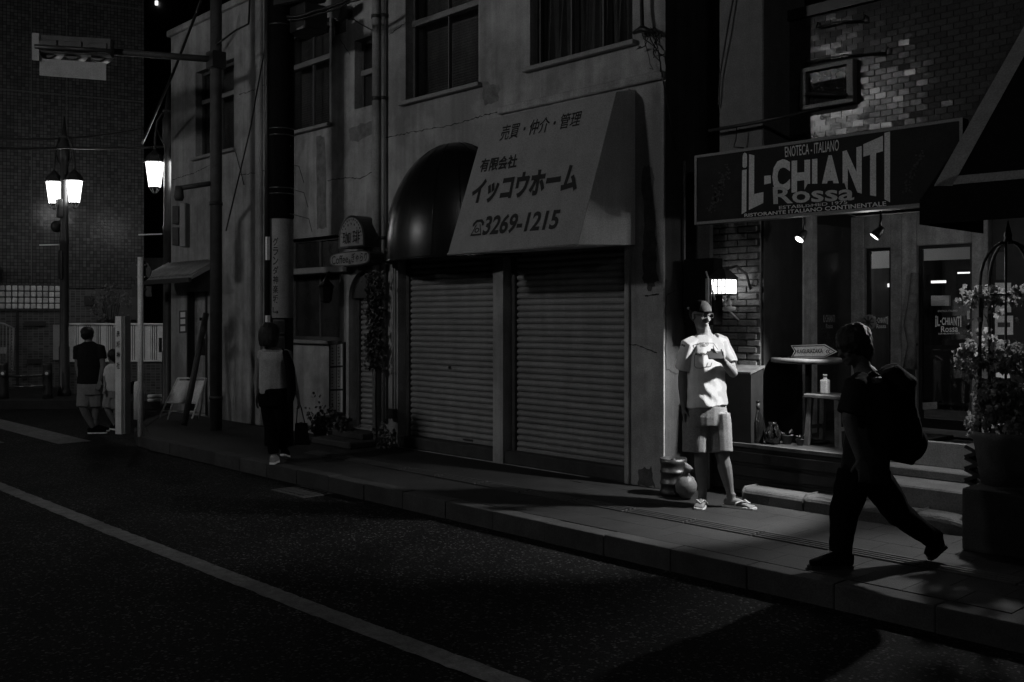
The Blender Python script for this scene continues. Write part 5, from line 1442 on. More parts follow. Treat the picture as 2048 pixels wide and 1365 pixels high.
# mosaic tile material: fine grid in wall coordinates
def grid_mat(name, col, mort, wdt, hgt, dirx, rough=.3, tilt=.25):
    m = bpy.data.materials.new(name); m.use_nodes = True
    nt = m.node_tree; N = nt.nodes; L = nt.links; b = N['Principled BSDF']; b.inputs['Roughness'].default_value = rough; b.inputs['Specular IOR Level'].default_value = .1
    geo = N.new('ShaderNodeNewGeometry')
    dot = N.new('ShaderNodeVectorMath'); dot.operation = 'DOT_PRODUCT'; dot.inputs[1].default_value = dirx
    L.new(geo.outputs['Position'], dot.inputs[0])
    sep = N.new('ShaderNodeSeparateXYZ'); L.new(geo.outputs['Position'], sep.inputs[0])
    cb = N.new('ShaderNodeCombineXYZ'); L.new(dot.outputs['Value'], cb.inputs[0]); L.new(sep.outputs[2], cb.inputs[1])
    br = N.new('ShaderNodeTexBrick'); br.offset = 0.0; br.inputs['Scale'].default_value = 1
    br.inputs['Brick Width'].default_value = wdt; br.inputs['Row Height'].default_value = hgt; br.inputs['Mortar Size'].default_value = .006
    br.inputs['Color1'].default_value = (col * .7,) * 3 + (1,); br.inputs['Color2'].default_value = (col * 1.4,) * 3 + (1,); br.inputs['Mortar'].default_value = (mort,) * 3 + (1,)
    L.new(cb.outputs[0], br.inputs['Vector']); L.new(br.outputs['Color'], b.inputs['Base Color'])
    # each tile leans its own way a little
    sn = N.new('ShaderNodeVectorMath'); sn.operation = 'SNAP'; sn.inputs[1].default_value = (wdt, hgt, 1); L.new(cb.outputs[0], sn.inputs[0])
    wn_ = N.new('ShaderNodeTexWhiteNoise'); L.new(sn.outputs[0], wn_.inputs['Vector'])
    sb_ = N.new('ShaderNodeVectorMath'); sb_.operation = 'SUBTRACT'; sb_.inputs[1].default_value = (.5, .5, .5); L.new(wn_.outputs['Color'], sb_.inputs[0])
    sc2 = N.new('ShaderNodeVectorMath'); sc2.operation = 'SCALE'; sc2.inputs['Scale'].default_value = tilt; L.new(sb_.outputs[0], sc2.inputs[0])
    ad_ = N.new('ShaderNodeVectorMath'); ad_.operation = 'ADD'; L.new(sc2.outputs[0], ad_.inputs[0]); L.new(geo.outputs['Normal'], ad_.inputs[1])
    nm = N.new('ShaderNodeVectorMath'); nm.operation = 'NORMALIZE'; L.new(ad_.outputs[0], nm.inputs[0])
    bp_ = N.new('ShaderNodeBump'); bp_.inputs['Strength'].default_value = .4; bp_.inputs['Distance'].default_value = .004; bp_.invert = True
    L.new(br.outputs['Fac'], bp_.inputs['Height']); L.new(nm.outputs[0], bp_.inputs['Normal']); L.new(bp_.outputs[0], b.inputs['Normal'])
    return m
m_mos = grid_mat('mosaic_tiles', .06, .02, .072, .072, dW, .2, .03)
m_mos2 = grid_mat('plinth_tiles', .06, .11, .095, .055, RT, .4, .1)
wl0 = P0 - dW * 6; zW0 = onW(60, 575).z
MB().prism([Vector((wl0.x, wl0.y, zW0)), Vector((eR.x, eR.y, zW0)), Vector((eR.x, eR.y, zW0)) + back, Vector((wl0.x, wl0.y, zW0)) + back], (0, 0, 16)).build('wall', m_mos, Mb)
# recessed lower storey
l0, l1 = wl0 - nW * .05, eR - nW * .05
MB().prism([Vector((l0.x, l0.y, 0)), Vector((l1.x, l1.y, 0)), Vector((l1.x, l1.y, 0)) + back, Vector((l0.x, l0.y, 0)) + back], (0, 0, zW0 - .002)).build('lower_wall', m_mos2, Mb)
# joints on the wall
for py in (8, 206): 
    a, b = onW(-40, py - 30, .004), onW(287, py + 13, .004); b.z = a.z
    MB().prism([a, b, b + Vector((0, 0, .025)), a + Vector((0, 0, .025))], nW * .006).build('joint', m_framed, Mb)
for px in (132, 62):
    a = onW(px, 300, .004); MB().prism([Vector((a.x, a.y, zW0)), Vector((a.x, a.y, 14)), Vector((a.x, a.y, 14)) + dW * .02, Vector((a.x, a.y, zW0)) + dW * .02], nW * .006).build('joint', m_framed, Mb)
# glass block band
gb = empty
z0, z1 = onW(60, 619).z, onW(60, 571).z
base = onW(-40, 600, -.02); end = onW(121, 600, -.02)
L_ = (Vector((end.x, end.y, 0)) - Vector((base.x, base.y, 0))).length
fr_ = MB().prism([Vector((base.x, base.y, z0 - .03)), Vector((end.x, end.y, z0 - .03)), Vector((end.x, end.y, z1 + .02)), Vector((base.x, base.y, z1 + .02))], nW * .03).build('glass_block_window', m_mortar, Mb)
nC = max(6, int(L_ / .118)); cw = L_ / nC; ch_ = (z1 - z0) / 4
gme = MB().obox((0, 0, 0), dW * (cw / 2 - .012), nW * .02, (0, 0, ch_ / 2 - .011)).mesh('glass_block', bevel=.012)
for i in range(nC):
    for j in range(4):
        p = Vector((base.x, base.y, 0)) + dW * (cw * (i + .5)) + Vector((0, 0, z0 + ch_ * (j + .5))) + nW * .04
        o = link('glass_block', gme, m_block, fr_, p - ORG[Mb.name])
        o.rotation_euler = (random.gauss(0, .04), random.gauss(0, .04), random.gauss(0, .05))
# letter slots and door in the lower wall
for a, b, y0, y1 in ((48, 92, 643, 652), (54, 84, 718, 728), (168, 186, 592, 610)):
    c = [onW(a, y0, .01), onW(b, y0, .01), onW(b, y1, .01), onW(a, y1, .01)]; MB().prism(c, nW * .01).build('letter_slot', m_black, Mb)
c = [onW(32, 625, .0), onW(38, 625, .0), onW(38, 790, .0), onW(32, 790, .0)]; MB().prism(c, nW * .05).build('corner_post', m_wood2, Mb)
c = [onW(106, 650, .0), onW(120, 650, .0), onW(120, 720, .0), onW(106, 720, .0)]; MB().prism(c, nW * .03).build('pale_panel', m_grey, Mb)
# pale low wall block behind the fence
c = [onW(190, 578, .05), onW(287, 580, .05), onW(287, 640, .05), onW(190, 640, .05)]; MB().prism(c, nW * .02).build('pale_panel', m_framed, Mb)
# dark canopy at the far left edge
cc_ = onW(-12, 560, .3)
MB().loft([onW(-60, 560, .1), onW(-60, 535, .5)], [(.6, .3), (.6, .25)], dW, 12).thing('door_canopy', m_black, onW(-30, 560, .1), 'dark rounded canopy at the far left edge', 'canopy')
# iron gate at the far left
gD = 19.6
def gq(px, py): return onD(px, py, gD)
ga = empty('iron_gate', gq(10, 745), 'pale iron gate with lattice border at the far left edge', 'gate')
MB().tube([gq(27, 656), gq(27, 742)], .022, 6).build('post', m_grey, ga)
MB().tube([gq(20, 654), gq(20, 742)], .012, 6).build('stile', m_grey, ga)
MB().tube([gq(-40, 640), gq(-10, 646), gq(8, 648), gq(27, 657)], .018, 6).build('top_rail', m_grey, ga)
MB().prism([gq(-30, 695), gq(13, 695), gq(13, 708), gq(-30, 708)], FW * .02).build('plate', m_grey, ga)
for px in (-8, -1, 6, 13): MB().tube([gq(px, 650), gq(px, 742)], .008, 5).build('bar', m_grey, ga)
for k in range(14):
    y = 657 + k * 6
    MB().tube([gq(20, y), gq(27, y + 6)], .005, 4).build('lattice_bar', m_grey, ga); MB().tube([gq(27, y), gq(20, y + 6)], .005, 4).build('lattice_bar', m_grey, ga)
# guard rail with round caps
gr = empty('guard_rail', onD(50, 795, 18.9), 'low dark guard rail with two pale tubes and flower shaped post caps', 'guard rail')
for px in (7, 95):
    p = onD(px, 800, 18.9)
    MB().lathe((p.x, p.y, .01), [(.10, 0), (.09, .1), (.085, .62), (.09, .66), (.05, .69)], 12).build('post', m_dark, gr)
    c = onD(px, 747, 18.72)
    cpb = MB().lathe(c, [(.062, 0), (.062, .03), (.05, .035)], 16, -FW).build('post_cap', m_polegrey, gr)
    MB().lathe(c - FW * .036, [(.03, 0), (.03, .004)], 12, -FW).build('cap_ring', m_lgrey, gr)
for y in (752, 773.5):
    MB().tube([onD(18, y + 1, 18.75), onD(88, y - 1, 18.75)], .022, 8).build('rail', m_steel, gr)
MB().tube([onD(-60, 753, 18.85), onD(3, 753, 18.85)], .02, 8).build('rail', m_polegrey, gr)
# white slatted fence on a low tiled wall
fD = 19.9
fe = empty('slatted_fence', onD(240, 790, fD), 'white board fence in threes on a low tiled wall across the side street', 'fence')
fn = MB()
a, b = onD(136, 724, fD), onD(372, 724, fD)
MB().prism([Vector((a.x, a.y, 0)), Vector((b.x, b.y, 0)), Vector((b.x, b.y, 0)) + FW * .25, Vector((a.x, a.y, 0)) + FW * .25], (0, 0, a.z - .015)).build('base_wall', m_mos2, fe)
px = 137.0; k = 0
widths = [11, 2.2, 2.2, 11, 2.2, 2.2, 2.2]
while px < 368:
    w = widths[k % 7]; gap = .9 if w > 5 else 1.9
    c = [onD(px, 651, fD), onD(px + w, 651, fD), onD(px + w, 721, fD), onD(px, 721, fD)]
    for v in c[:2]: v.z = onD(px, 651, fD).z
    MB().prism(c, FW * .02).build('board', m_lgrey, fe); px += w + gap; k += 1
MB().tube([onD(136, 649, fD - .02), onD(370, 649, fD - .02)], .022, 6).build('top_rail', m_lgrey, fe)
MB().tube([onD(136, 722.5, fD - .02), onD(370, 722.5, fD - .02)], .02, 6).build('bottom_rail', m_lgrey, fe)
MB().prism([onD(136, 652, fD + .06), onD(370, 652, fD + .06), onD(370, 720, fD + .06), onD(136, 720, fD + .06)], FW * .01).build('backing', m_framed, fe)
c = [onD(223, 655, fD - .05), onD(238, 655, fD - .05), onD(238, 702, fD - .05), onD(223, 702, fD - .05)]
ps = MB().prism(c, FW * .01).thing('fence_poster', m_grey, c[3], 'pale picture poster fixed to the white fence behind the shrine post', 'poster')
# small tree behind the fence
random.seed(14)
tp = onD(222, 640, 20.15); tp.z = 0
tr2 = empty('small_tree', tp, 'small leafy tree showing above the white fence', 'tree')
MB().loft([tp, tp + Vector((.02, 0, .8)), tp + Vector((.0, 0, 1.5))], [.05, .04, .025], n=7).build('trunk', m_wood2, tr2)
for k in range(9):
    a_ = random.uniform(0, 6.28)
    e_ = tp + Vector((math.cos(a_) * .32, math.sin(a_) * .12, random.uniform(1.65, 2.2)))
    MB().tube([tp + Vector((0, 0, random.uniform(1.0, 1.45))), (tp + e_) / 2 + Vector((0, 0, .55)), e_], .009, 5).build('branch', m_wood2, tr2)
m = MB()
for k in range(700):
    a_ = random.uniform(0, 6.28); r_ = math.sqrt(random.random())
    c = tp + RT * (.42 * r_ * math.cos(a_)) + Vector((0, 0, 1.85 + .42 * r_ * math.sin(a_))) + FW * random.gauss(0, .06)
    if noise.noise(c * 5) < -.05: continue
    R_ = Matrix.Translation(c) @ leaf_rot() @ Matrix.Scale(random.uniform(.5, .9), 4)
    m.add([R_ @ Vector(v) for v in lf_v], lf_f)
o = m.build('crown', M('pale_foliage', .12, .6, .3, 20, spec=.3), tr2); o['kind'] = 'stuff'
# white bollard, chain rail and rounded moped mirror shape beside the sign pole
b0 = onD(278, 830, 16.6); b0.z = 0 if False else -.13
bl = MB().lathe((b0.x, b0.y, ROAD), [(.085, 0), (.085, .56), (.07, .62), (.02, .64)], 14).thing('bollard', m_lgrey, (b0.x, b0.y, ROAD), 'short pale bollard behind the round sign pole', 'bollard')
for y in (793, 801):
    MB().tube([onD(296, y, 17.2), onD(326, y - 1, 17.2)], .028, 8).thing('barrier_rail', m_white, onD(296, y, 17.2), ('upper' if y < 800 else 'lower') + ' white barrier tube beside the dark lamp post', 'rail', 'white barrier tubes')
wc = onD(268, 775, 17.5)
mw = MB().lathe(wc, [(.115, 0), (.125, .03), (.115, .06), (.08, .06), (.08, 0)], 22, (RT * .5 - FW * .86)).thing('pushchair_wheel', m_black, wc, 'dark wheel shape partly hidden behind the white shrine post', 'wheel')
# dark building behind the gap, with one small lit window
g1 = onD(270, 0, 34); g2 = onD(350, 0, 34)
fb_ = MB().prism([Vector((g1.x, g1.y, 0)) - RT * 3, Vector((g2.x, g2.y, 0)) + RT * 3, Vector((g2.x, g2.y, 0)) + RT * 3 + FW * 5, Vector((g1.x, g1.y, 0)) - RT * 3 + FW * 5], (0, 0, 14)).thing('far_building', m_black, (g1.x, g1.y, 0), 'unlit far building in the dark gap between the two houses', 'building')
c = [onD(310, 2, 33.9), onD(315, 2, 33.9), onD(315, 10, 33.9), onD(310, 10, 33.9)]
MB().prism(c, FW * .05).build('window', m_tube, fb_)
c = [onD(288, 516, 33.9), onD(328, 516, 33.9), onD(328, 560, 33.9), onD(288, 560, 33.9)]
MB().prism(c, FW * .05).build('pale_front', m_lgrey, fb_)
# ================================================================== PEOPLE
def vox(mb, size, smooth=4, fac=.5, fold=None):
    me = mb.mesh('tmp')
    bm = bmesh.new(); bm.from_mesh(me)
    bmesh.ops.recalc_face_normals(bm, faces=bm.faces); bm.to_mesh(me); bm.free()
    o = bpy.data.objects.new('tmp', me); COL.objects.link(o)
    r = o.modifiers.new('r', 'REMESH'); r.mode = 'VOXEL'; r.voxel_size = size; r.use_smooth_shade = True
    s = o.modifiers.new('s', 'SMOOTH'); s.iterations = smooth; s.factor = fac
    dg = bpy.context.evaluated_depsgraph_get()
    out = bpy.data.meshes.new_from_object(o.evaluated_get(dg))
    bpy.data.objects.remove(o)
    if fold:
        nr = [v.normal.copy() for v in out.vertices]
        for v, n in zip(out.vertices, nr):
            v.co += n * fold(v.co)
    out.polygons.foreach_set('use_smooth', [True] * len(out.polygons))
    return out
def vbuild(mb, name, mat, root, size, smooth=4, fold=None):
    me = vox(mb, size, smooth, .5, fold)
    off = ORG[root.name]
    me.transform(Matrix.Translation(-off)); me.materials.clear(); me.name = name
    return link(name, me, mat, root)
def lerp(a, b, t): return a + (b - a) * t
def hand(mb, wrist, along, palm, side, k=1.0, curl=.5, thumb_out=.6, thick=1.0):
    """five fingered hand: along = wrist to fingers, palm = palm normal, side = towards the thumb"""
    al, pn = Vector(along).normalized(), Vector(palm)
    pn = (pn - al * pn.dot(al)).normalized()
    sd = al.cross(pn)
    if sd.dot(Vector(side)) < 0: sd = -sd
    w = Vector(wrist)
    mb.loft([w - al * .02 * k, w + al * .02 * k, w + al * .055 * k, w + al * .088 * k], [(.026 * k, .019 * k), (.032 * k, .017 * k), (.039 * k, .015 * k), (.037 * k, .011 * k)], sd, 10)
    for i, (off, ln) in enumerate(((.028, .072), (.0095, .08), (-.0095, .075), (-.027, .06))):
        p = w + al * (.072 * k) + sd * (off * k); d = al + sd * (off * 1.2); d.normalize()
        pts = [p, p + d * .02 * k]; a = 0
        for s_, c_ in ((.45, .5), (.32, 1.1), (.25, .8)):
            a += curl * c_
            pts.append(pts[-1] + (d * math.cos(a) + pn * math.sin(a)) * ln * s_ * k)
        mb.loft(pts, [.0092 * k * thick, .0092 * k * thick, .0085 * k * thick, .0078 * k * thick, .0065 * k * thick], sd, 7)
    p = w + al * .022 * k + sd * .024 * k
    d = (al * .55 + sd * thumb_out + pn * .35).normalized()
    d2 = (al * .9 + sd * .15 + pn * (.3 + curl * .5)).normalized()
    mb.loft([p - d * .01 * k, p + d * .03 * k, p + d * .052 * k + d2 * .004, p + d * .052 * k + d2 * .03 * k], [.014 * k, .012 * k, .010 * k, .0075 * k], pn, 7)
def foot(mb, ankle, toe_dir, k=1.0, toes=True):
    a = Vector(ankle); t = Vector((toe_dir[0], toe_dir[1], 0)).normalized(); s = Vector((-t.y, t.x, 0))
    g = Vector((a.x, a.y, 0))
    mb.loft([g - t * .055 * k + Vector((0, 0, .035)), g - t * .02 * k + Vector((0, 0, .045)), g + t * .06 * k + Vector((0, 0, .045)), g + t * .12 * k + Vector((0, 0, .032)), g + t * .16 * k + Vector((0, 0, .024))],
            [(.026 * k, .026), (.034 * k, .038), (.038 * k, .034), (.044 * k, .024), (.042 * k, .016)], s, 10)
    for i, (o, l) in enumerate(((.028, .05), (.01, .045), (-.006, .04), (-.021, .034), (-.034, .026))):
        b = g + t * .15 * k + s * o * k + Vector((0, 0, .022))
        mb.loft([b, b + t * l * .6 * k, b + t * l * k + Vector((0, 0, -.004))], [.010, .0105 if i else .013, .008], s, 7)
    mb.loft([a + Vector((0, 0, .03)), g + Vector((0, 0, .05)), g + t * .03 * k + Vector((0, 0, .05))], [(.036 * k, .040 * k), (.036 * k, .04), (.034, .03)], s, 10)
def head(mb, c, face, up=(0, 0, 1), k=1.0, feat=True):
    c = Vector(c); f = Vector(face).normalized(); u = Vector(up); u = (u - f * u.dot(f)).normalized(); s = f.cross(u)
    mb.ell(c + u * .03 * k - f * .012 * k, s * .073 * k, f * .092 * k, u * .088 * k)
    mb.ell(c - u * .035 * k + f * .018 * k, s * .060 * k, f * .068 * k, u * .078 * k)
    mb.ell(c - u * .085 * k + f * .05 * k, s * .034 * k, f * .03 * k, u * .026 * k)
    if feat:
        mb.loft([c + f * .080 * k + u * .012 * k, c + f * .092 * k - u * .012 * k, c + f * .106 * k - u * .033 * k, c + f * .085 * k - u * .044 * k], [.010 * k, .012 * k, .0165 * k, .010 * k], s, 8)
        mb.ell(c + f * .083 * k - u * .064 * k, s * .022 * k, f * .012 * k, u * .006 * k, 10, 6); mb.ell(c + f * .081 * k - u * .074 * k, s * .019 * k, f * .012 * k, u * .007 * k, 10, 6)
        mb.ell(c + f * .074 * k + u * .028 * k, s * .045 * k, f * .016 * k, u * .009 * k, 10, 6)
        for q in (-1, 1):
            mb.ell(c + f * .064 * k - u * .025 * k + s * q * .034 * k, s * .022 * k, f * .018 * k, u * .02 * k, 10, 6)
            mb.ell(c + f * .071 * k + u * .008 * k + s * q * .030 * k, s * .013 * k, f * .010 * k, u * .008 * k, 10, 6)
    for q in (-1, 1):
        mb.ell(c + s * q * .074 * k - u * .01 * k - f * .005 * k, s * .010 * k + f * .004, f * .018 * k, u * .031 * k, 8, 7)
    return f, u, s

# ------------------------------------------------------------------ man in cap, lit by the spotlight
D = 8.25
def q(px, py, d=0.0): return onD(px, py, D - d)
TO = -FW                                  # towards the camera
root = q(1428, 1011); root.z = 0
man = empty('person', root, 'standing person in cap, glasses, white T-shirt, shorts and flip flops holding a phone', 'person')
yaw = (RT * .88 + TO * -.47).normalized()   # chest line; faces slightly to the right
face = (TO * .86 + RT * .50 + UP * -.14).normalized()
b = MB()
hc = q(1401, 630, .03)
f_, u_, s_ = head(b, hc, face, k=1.0)
b.loft([q(1400, 636, 0), q(1407, 662, -.01), q(1411, 682, -.01)], [(.052, .056), (.055, .058), (.085, .065)], yaw, 12)
b.loft([q(1410, 668, -.01), q(1410, 684, -.01), q(1410, 720, -.0), q(1411, 770, 0), q(1412, 812, 0), q(1414, 836, 0)], [(.07, .06), (.15, .085), (.155, .10), (.15, .10), (.145, .105), (.15, .11)], yaw, 14)
sR, eR_, wR = q(1444, 684, -.09), q(1466, 746, -.01), q(1448, 724, .16)
b.loft([q(1434, 684, -.07), sR, lerp(sR, eR_, .5), eR_], [.045, .052, .046, .040], TO, 10)
b.loft([eR_ - (wR - eR_).normalized() * .02, eR_, lerp(eR_, wR, .35), lerp(eR_, wR, .75), wR], [.036, .041, .041, .033, .027], UP, 10)
hd = (q(1424, 709, .22) - wR).normalized()
hand(b, wR + hd * .01, hd, (RT * -.3 + TO * -.5 + UP * .75), UP + TO * -.3, 1.0, .75, .5)
sL, eL, wL = q(1374, 692, .08), q(1365, 756, .02), q(1367, 812, .05)
b.loft([q(1384, 688, .06), sL, lerp(sL, eL, .5), eL], [.045, .052, .046, .038], TO, 10)
b.loft([lerp(sL, eL, .94), eL, lerp(eL, wL, .35), lerp(eL, wL, .75), wL], [.038, .039, .039, .031, .026], TO, 10)
hand(b, wL, q(1368, 850, .01) - wL, RT, TO, 1.0, .35, .5)
for hp, kn, an, tw in (((1396, 826, 0), (1402, 908, .03), (1405, 986, .0), .0), ((1434, 826, 0), (1444, 908, .05), (1462, 992, .06), .0)):
    H, K, A_n = q(*hp), q(*kn), q(*an); A_n.z = .085
    b.loft([H, lerp(H, K, .4), lerp(H, K, .85), K, lerp(K, A_n, .12), lerp(K, A_n, .3), lerp(K, A_n, .55), lerp(K, A_n, .8), A_n], [.085, .082, .062, .059, .055, .059, .05, .036, .034], yaw, 12)
    if hp[0] < 1410: foot(b, A_n, TO * .95 - RT * .35); aL = A_n
    else: foot(b, A_n, RT * .80 + TO * .55); aR = A_n
body = vbuild(b, 'body', m_skin, man, .0056, 3)
# T-shirt
b = MB()
b.loft([q(1414, 812, 0), q(1413.5, 806, 0), q(1413, 785, 0), q(1412, 765, 0), q(1411, 735, .0), q(1410, 706, .0), q(1410, 688, -.008), q(1410, 677, -.012), q(1410, 670, -.012)],
       [(.188, .142), (.190, .143), (.182, .136), (.176, .132), (.172, .132), (.176, .126), (.165, .108), (.118, .086), (.082, .068)], yaw, 20)
b.loft([q(1430, 680, -.06), q(1443, 683, -.085), lerp(sR, eR_, .35) + RT * .006, lerp(sR, eR_, .68) + RT * .010], [.058, .060, .062, (.066, .060)], TO, 14)
b.loft([q(1390, 684, .05), q(1376, 690, .075), lerp(sL, eL, .35) - RT * .008, lerp(sL, eL, .72) - RT * .012], [.058, .062, .064, .066], TO, 14)
def fold_shirt(co):
    v = co - hc
    x, z = v.dot(RT), v.z
    f = .005 * noise.noise(Vector((x * 7 + z * 3, z * 5 - x * 6, 2))) + .0045 * math.sin((z * 1.3 + x * 1.1) * 32 + 3 * noise.noise(Vector((x * 5, z * 5, 1)))) * max(0, min(1, (-z - .33) * 4)) * .8
    f += .0022 * math.sin((x * 1.2 - z * .6) * 48 + 2 * noise.noise(co * 6)) * max(0, min(1, (abs(x - .03) - .12) * 12))
    return f
shirt = vbuild(b, 'shirt', m_shirtw, man, .0062, 4, fold_shirt)
# collar ring
cr = MB(); cc = q(1410.5, 672, -.012)
ring = [cc + yaw * .068 * math.cos(t) + yaw.cross(UP) * .062 * math.sin(t) + UP * (-.014 * math.sin(t) * (-1 if yaw.cross(UP).dot(TO) < 0 else 1)) for t in [2 * math.pi * k / 28 for k in range(29)]]
cr.tube(ring, .008, 6); cr.build('collar', m_shirtw, man)
# shorts
b = MB()
b.loft([q(1414, 800, 0), q(1414, 812, 0), q(1414, 832, 0), q(1414, 850, 0)], [(.165, .125), (.180, .132), (.192, .136), (.180, .13)], yaw, 18)
b.loft([q(1394, 828, 0), q(1391, 862, .01), q(1390, 905, .025)], [(.100, .125), (.104, .118), (.108, .112)], yaw, 16)
b.loft([q(1434, 828, 0), q(1438, 862, .015), q(1441, 905, .045)], [(.098, .125), (.100, .116), (.100, .108)], yaw, 16)
def fold_shorts(co):
    v = co - hc; x, z = v.dot(RT), v.z
    return .007 * noise.noise(Vector((x * 9, z * 6, 5)))
vbuild(b, 'shorts', m_short, man, .0062, 3, fold_shorts)
# flip flops
for A_n, t in ((aL, TO * .95 - RT * .35), (aR, RT * .80 + TO * .55)):
    t = Vector((t.x, t.y, 0)).normalized(); s = Vector((-t.y, t.x, 0)); g = Vector((A_n.x, A_n.y, 0))
    out = [g + t * a_ + s * w_ for a_, w_ in ((-.075, -.02), (-.06, -.036), (0, -.038), (.08, -.044), (.15, -.048), (.20, -.036), (.222, -.0), (.21, .036), (.15, .05), (.08, .044), (0, .038), (-.06, .036), (-.075, .02))]
    ff = MB().prism([p + Vector((0, 0, .001)) for p in out], (0, 0, .017)).build('flip_flop', m_lgrey, man, bevel=.003)
    for sd in (-1, 1):
        MB().loft([g + t * .155 + s * .016 + Vector((0, 0, .045)), g + t * .11 + s * sd * .03 + Vector((0, 0, .068)), g + t * .06 + s * sd * .044 + Vector((0, 0, .045)), g + t * .05 + s * sd * .043 + Vector((0, 0, .015))], [(.007, .004)] * 4, t, 7).build('strap', m_lgrey, man)
# cap: crown, pale front panel, brim
cp = MB(); uc = (u_ * 1 + f_ * -.12).normalized(); c0_ = hc + u_ * .034 - f_ * .008
n = 24
def crown(t, e, r=1.0):
    return c0_ + s_ * (.082 * r * math.cos(t) * math.cos(e)) + f_ * (.102 * r * math.sin(t) * math.cos(e)) + u_ * (.088 * r * math.sin(e))
for j in range(9):
    for i in range(n):
        cp.v.append(crown(2 * math.pi * i / n, math.pi / 2 * j / 9 - .02))
cp.v.append(crown(0, math.pi / 2))
for j in range(8):
    for i in range(n): cp.f.append([j * n + i, j * n + (i + 1) % n, (j + 1) * n + (i + 1) % n, (j + 1) * n + i]); cp.sm.append(True)
for i in range(n): cp.f.append([8 * n + i, 8 * n + (i + 1) % n, 9 * n]); cp.sm.append(True)
cap = cp.build('cap', m_blk, man)
fp = MB(); t0, t1 = math.pi / 2 - .95, math.pi / 2 + .95
for j in range(8):
    for i in range(11):
        e = math.radians(4 + 66 * j / 7); sp_w = 1 - .25 * j / 7
        fp.v.append(crown(math.pi / 2 + (i / 10 - .5) * 1.9 * sp_w, e, 1.018))
for j in range(7):
    for i in range(10): a = j * 11 + i; fp.f.append([a, a + 1, a + 12, a + 11]); fp.sm.append(True)
fp.build('front_panel', m_panelcap, cap)
bm2 = MB()
for r in range(2):
    for i in range(13):
        t = math.pi * (i / 12); k_ = (1.0, 1.0)[r]
        base_ = c0_ + s_ * (.060 * math.cos(t)) + f_ * (.097 * math.sin(t)) + u_ * .010
        bm2.v.append(base_ if r == 0 else base_ + f_ * (.034 * math.sin(t) ** .6) - u_ * (.008 * math.sin(t)))
for i in range(12): bm2.f.append([i, i + 1, 14 + i, 13 + i]); bm2.sm.append(True)
nb_ = len(bm2.v); bm2.v += [v - u_ * .004 for v in bm2.v[:26]]
for i in range(12): bm2.f.append([nb_ + i, nb_ + 13 + i, nb_ + 14 + i, nb_ + i + 1]); bm2.sm.append(True); bm2.f.append([13 + i, 14 + i, nb_ + 14 + i, nb_ + 13 + i]); bm2.sm.append(True)
bm2.build('brim', m_blk, cap)
# hair under the cap
hr = MB(); hr.ell(hc + u_ * .012 - f_ * .030, s_ * .080, f_ * .076, u_ * .085); vbuild(hr, 'hair', m_hair, man, .008, 2)
# glasses
gl = MB()
for sd in (-1, 1):
    gc = hc + f_ * .094 + u_ * .004 + s_ * sd * .033
    pts = [gc + s_ * (.026 * (abs(math.cos(t)) ** .7) * math.copysign(1, math.cos(t))) + u_ * (.018 * (abs(math.sin(t)) ** .7) * math.copysign(1, math.sin(t))) for t in [2 * math.pi * k / 18 for k in range(19)]]
    gl.tube(pts, .0021, 5)
    gl.tube([gc + s_ * sd * .026 + u_ * .006, hc + s_ * sd * .078 + u_ * .006 + f_ * .01, hc + s_ * sd * .08 - f_ * .02], .003, 5)
gl.tube([hc + f_ * .099 + s_ * .008 + u_ * .006, hc + f_ * .099 - s_ * .008 + u_ * .006], .003, 5)
gl.build('glasses', m_black, man)
# print on the shirt, laid on the cloth
from mathutils.bvhtree import BVHTree
me = shirt.data
bvh = BVHTree.FromPolygons([v.co + ORG[man.name] for v in me.vertices], [list(p.vertices) for p in me.polygons])
cam_o = Vector((0, 0, EYE))
def drape(px, py, up=.0022):
    d = ray(px, py).normalized()
    h = bvh.ray_cast(cam_o, d)
    if h[0] is None: return q(px, py, .14)
    return h[0] - d * up
def drape_line(m_, pts, w=.45):
    P = []
    for i in range(len(pts) - 1):
        n_ = max(1, int(math.dist(pts[i], pts[i + 1]) / 1.6))
        for k in range(n_): P.append((pts[i][0] + (pts[i + 1][0] - pts[i][0]) * k / n_, pts[i][1] + (pts[i + 1][1] - pts[i][1]) * k / n_))
    P.append(pts[-1])
    for a, c in zip(P[:-1], P[1:]):
        dx, dy = c[0] - a[0], c[1] - a[1]; l = math.hypot(dx, dy) or 1; nx, ny = -dy / l * w, dx / l * w
        m_.add([drape(a[0] + nx, a[1] + ny), drape(a[0] - nx, a[1] - ny), drape(c[0] - nx, c[1] - ny), drape(c[0] + nx, c[1] + ny)], [(0, 1, 2, 3)])
pr = MB()
Z = lambda x, y: (1360 + x / 9.75, 640 + y / 9.75)
for pl_line in ([(275, 545), (255, 500), (330, 475), (400, 460)], [(545, 452), (650, 455), (740, 580)], [(650, 500), (655, 600)], [(275, 545), (280, 620)], [(285, 700), (280, 900), (320, 940), (400, 945), (520, 915)], [(545, 835), (520, 915), (600, 910), (620, 835)]):
    drape_line(pr, [Z(*p) for p in pl_line])
for r_ in (38, 62, 88):
    drape_line(pr, [Z(472 + r_ * math.cos(t), 448 + r_ * .82 * math.sin(t)) for t in [math.pi * k / 10 for k in range(11)]], .4)
drape_line(pr, [Z(385, 450), Z(560, 448)], .35)
vs_, fs_ = text_mesh('ANJPIA', .02)
x0 = min(v.x for v in vs_); x1 = max(v.x for v in vs_); y0 = min(v.y for v in vs_); y1 = max(v.y for v in vs_)
pr.add([drape(*Z(282 + 262 * (v.x - x0) / (x1 - x0), 712 - 62 * (v.y - y0) / (y1 - y0) - 8 * (v.x - x0) / (x1 - x0))) for v in vs_], fs_)
pr.build('shirt_print', m_ink, shirt)
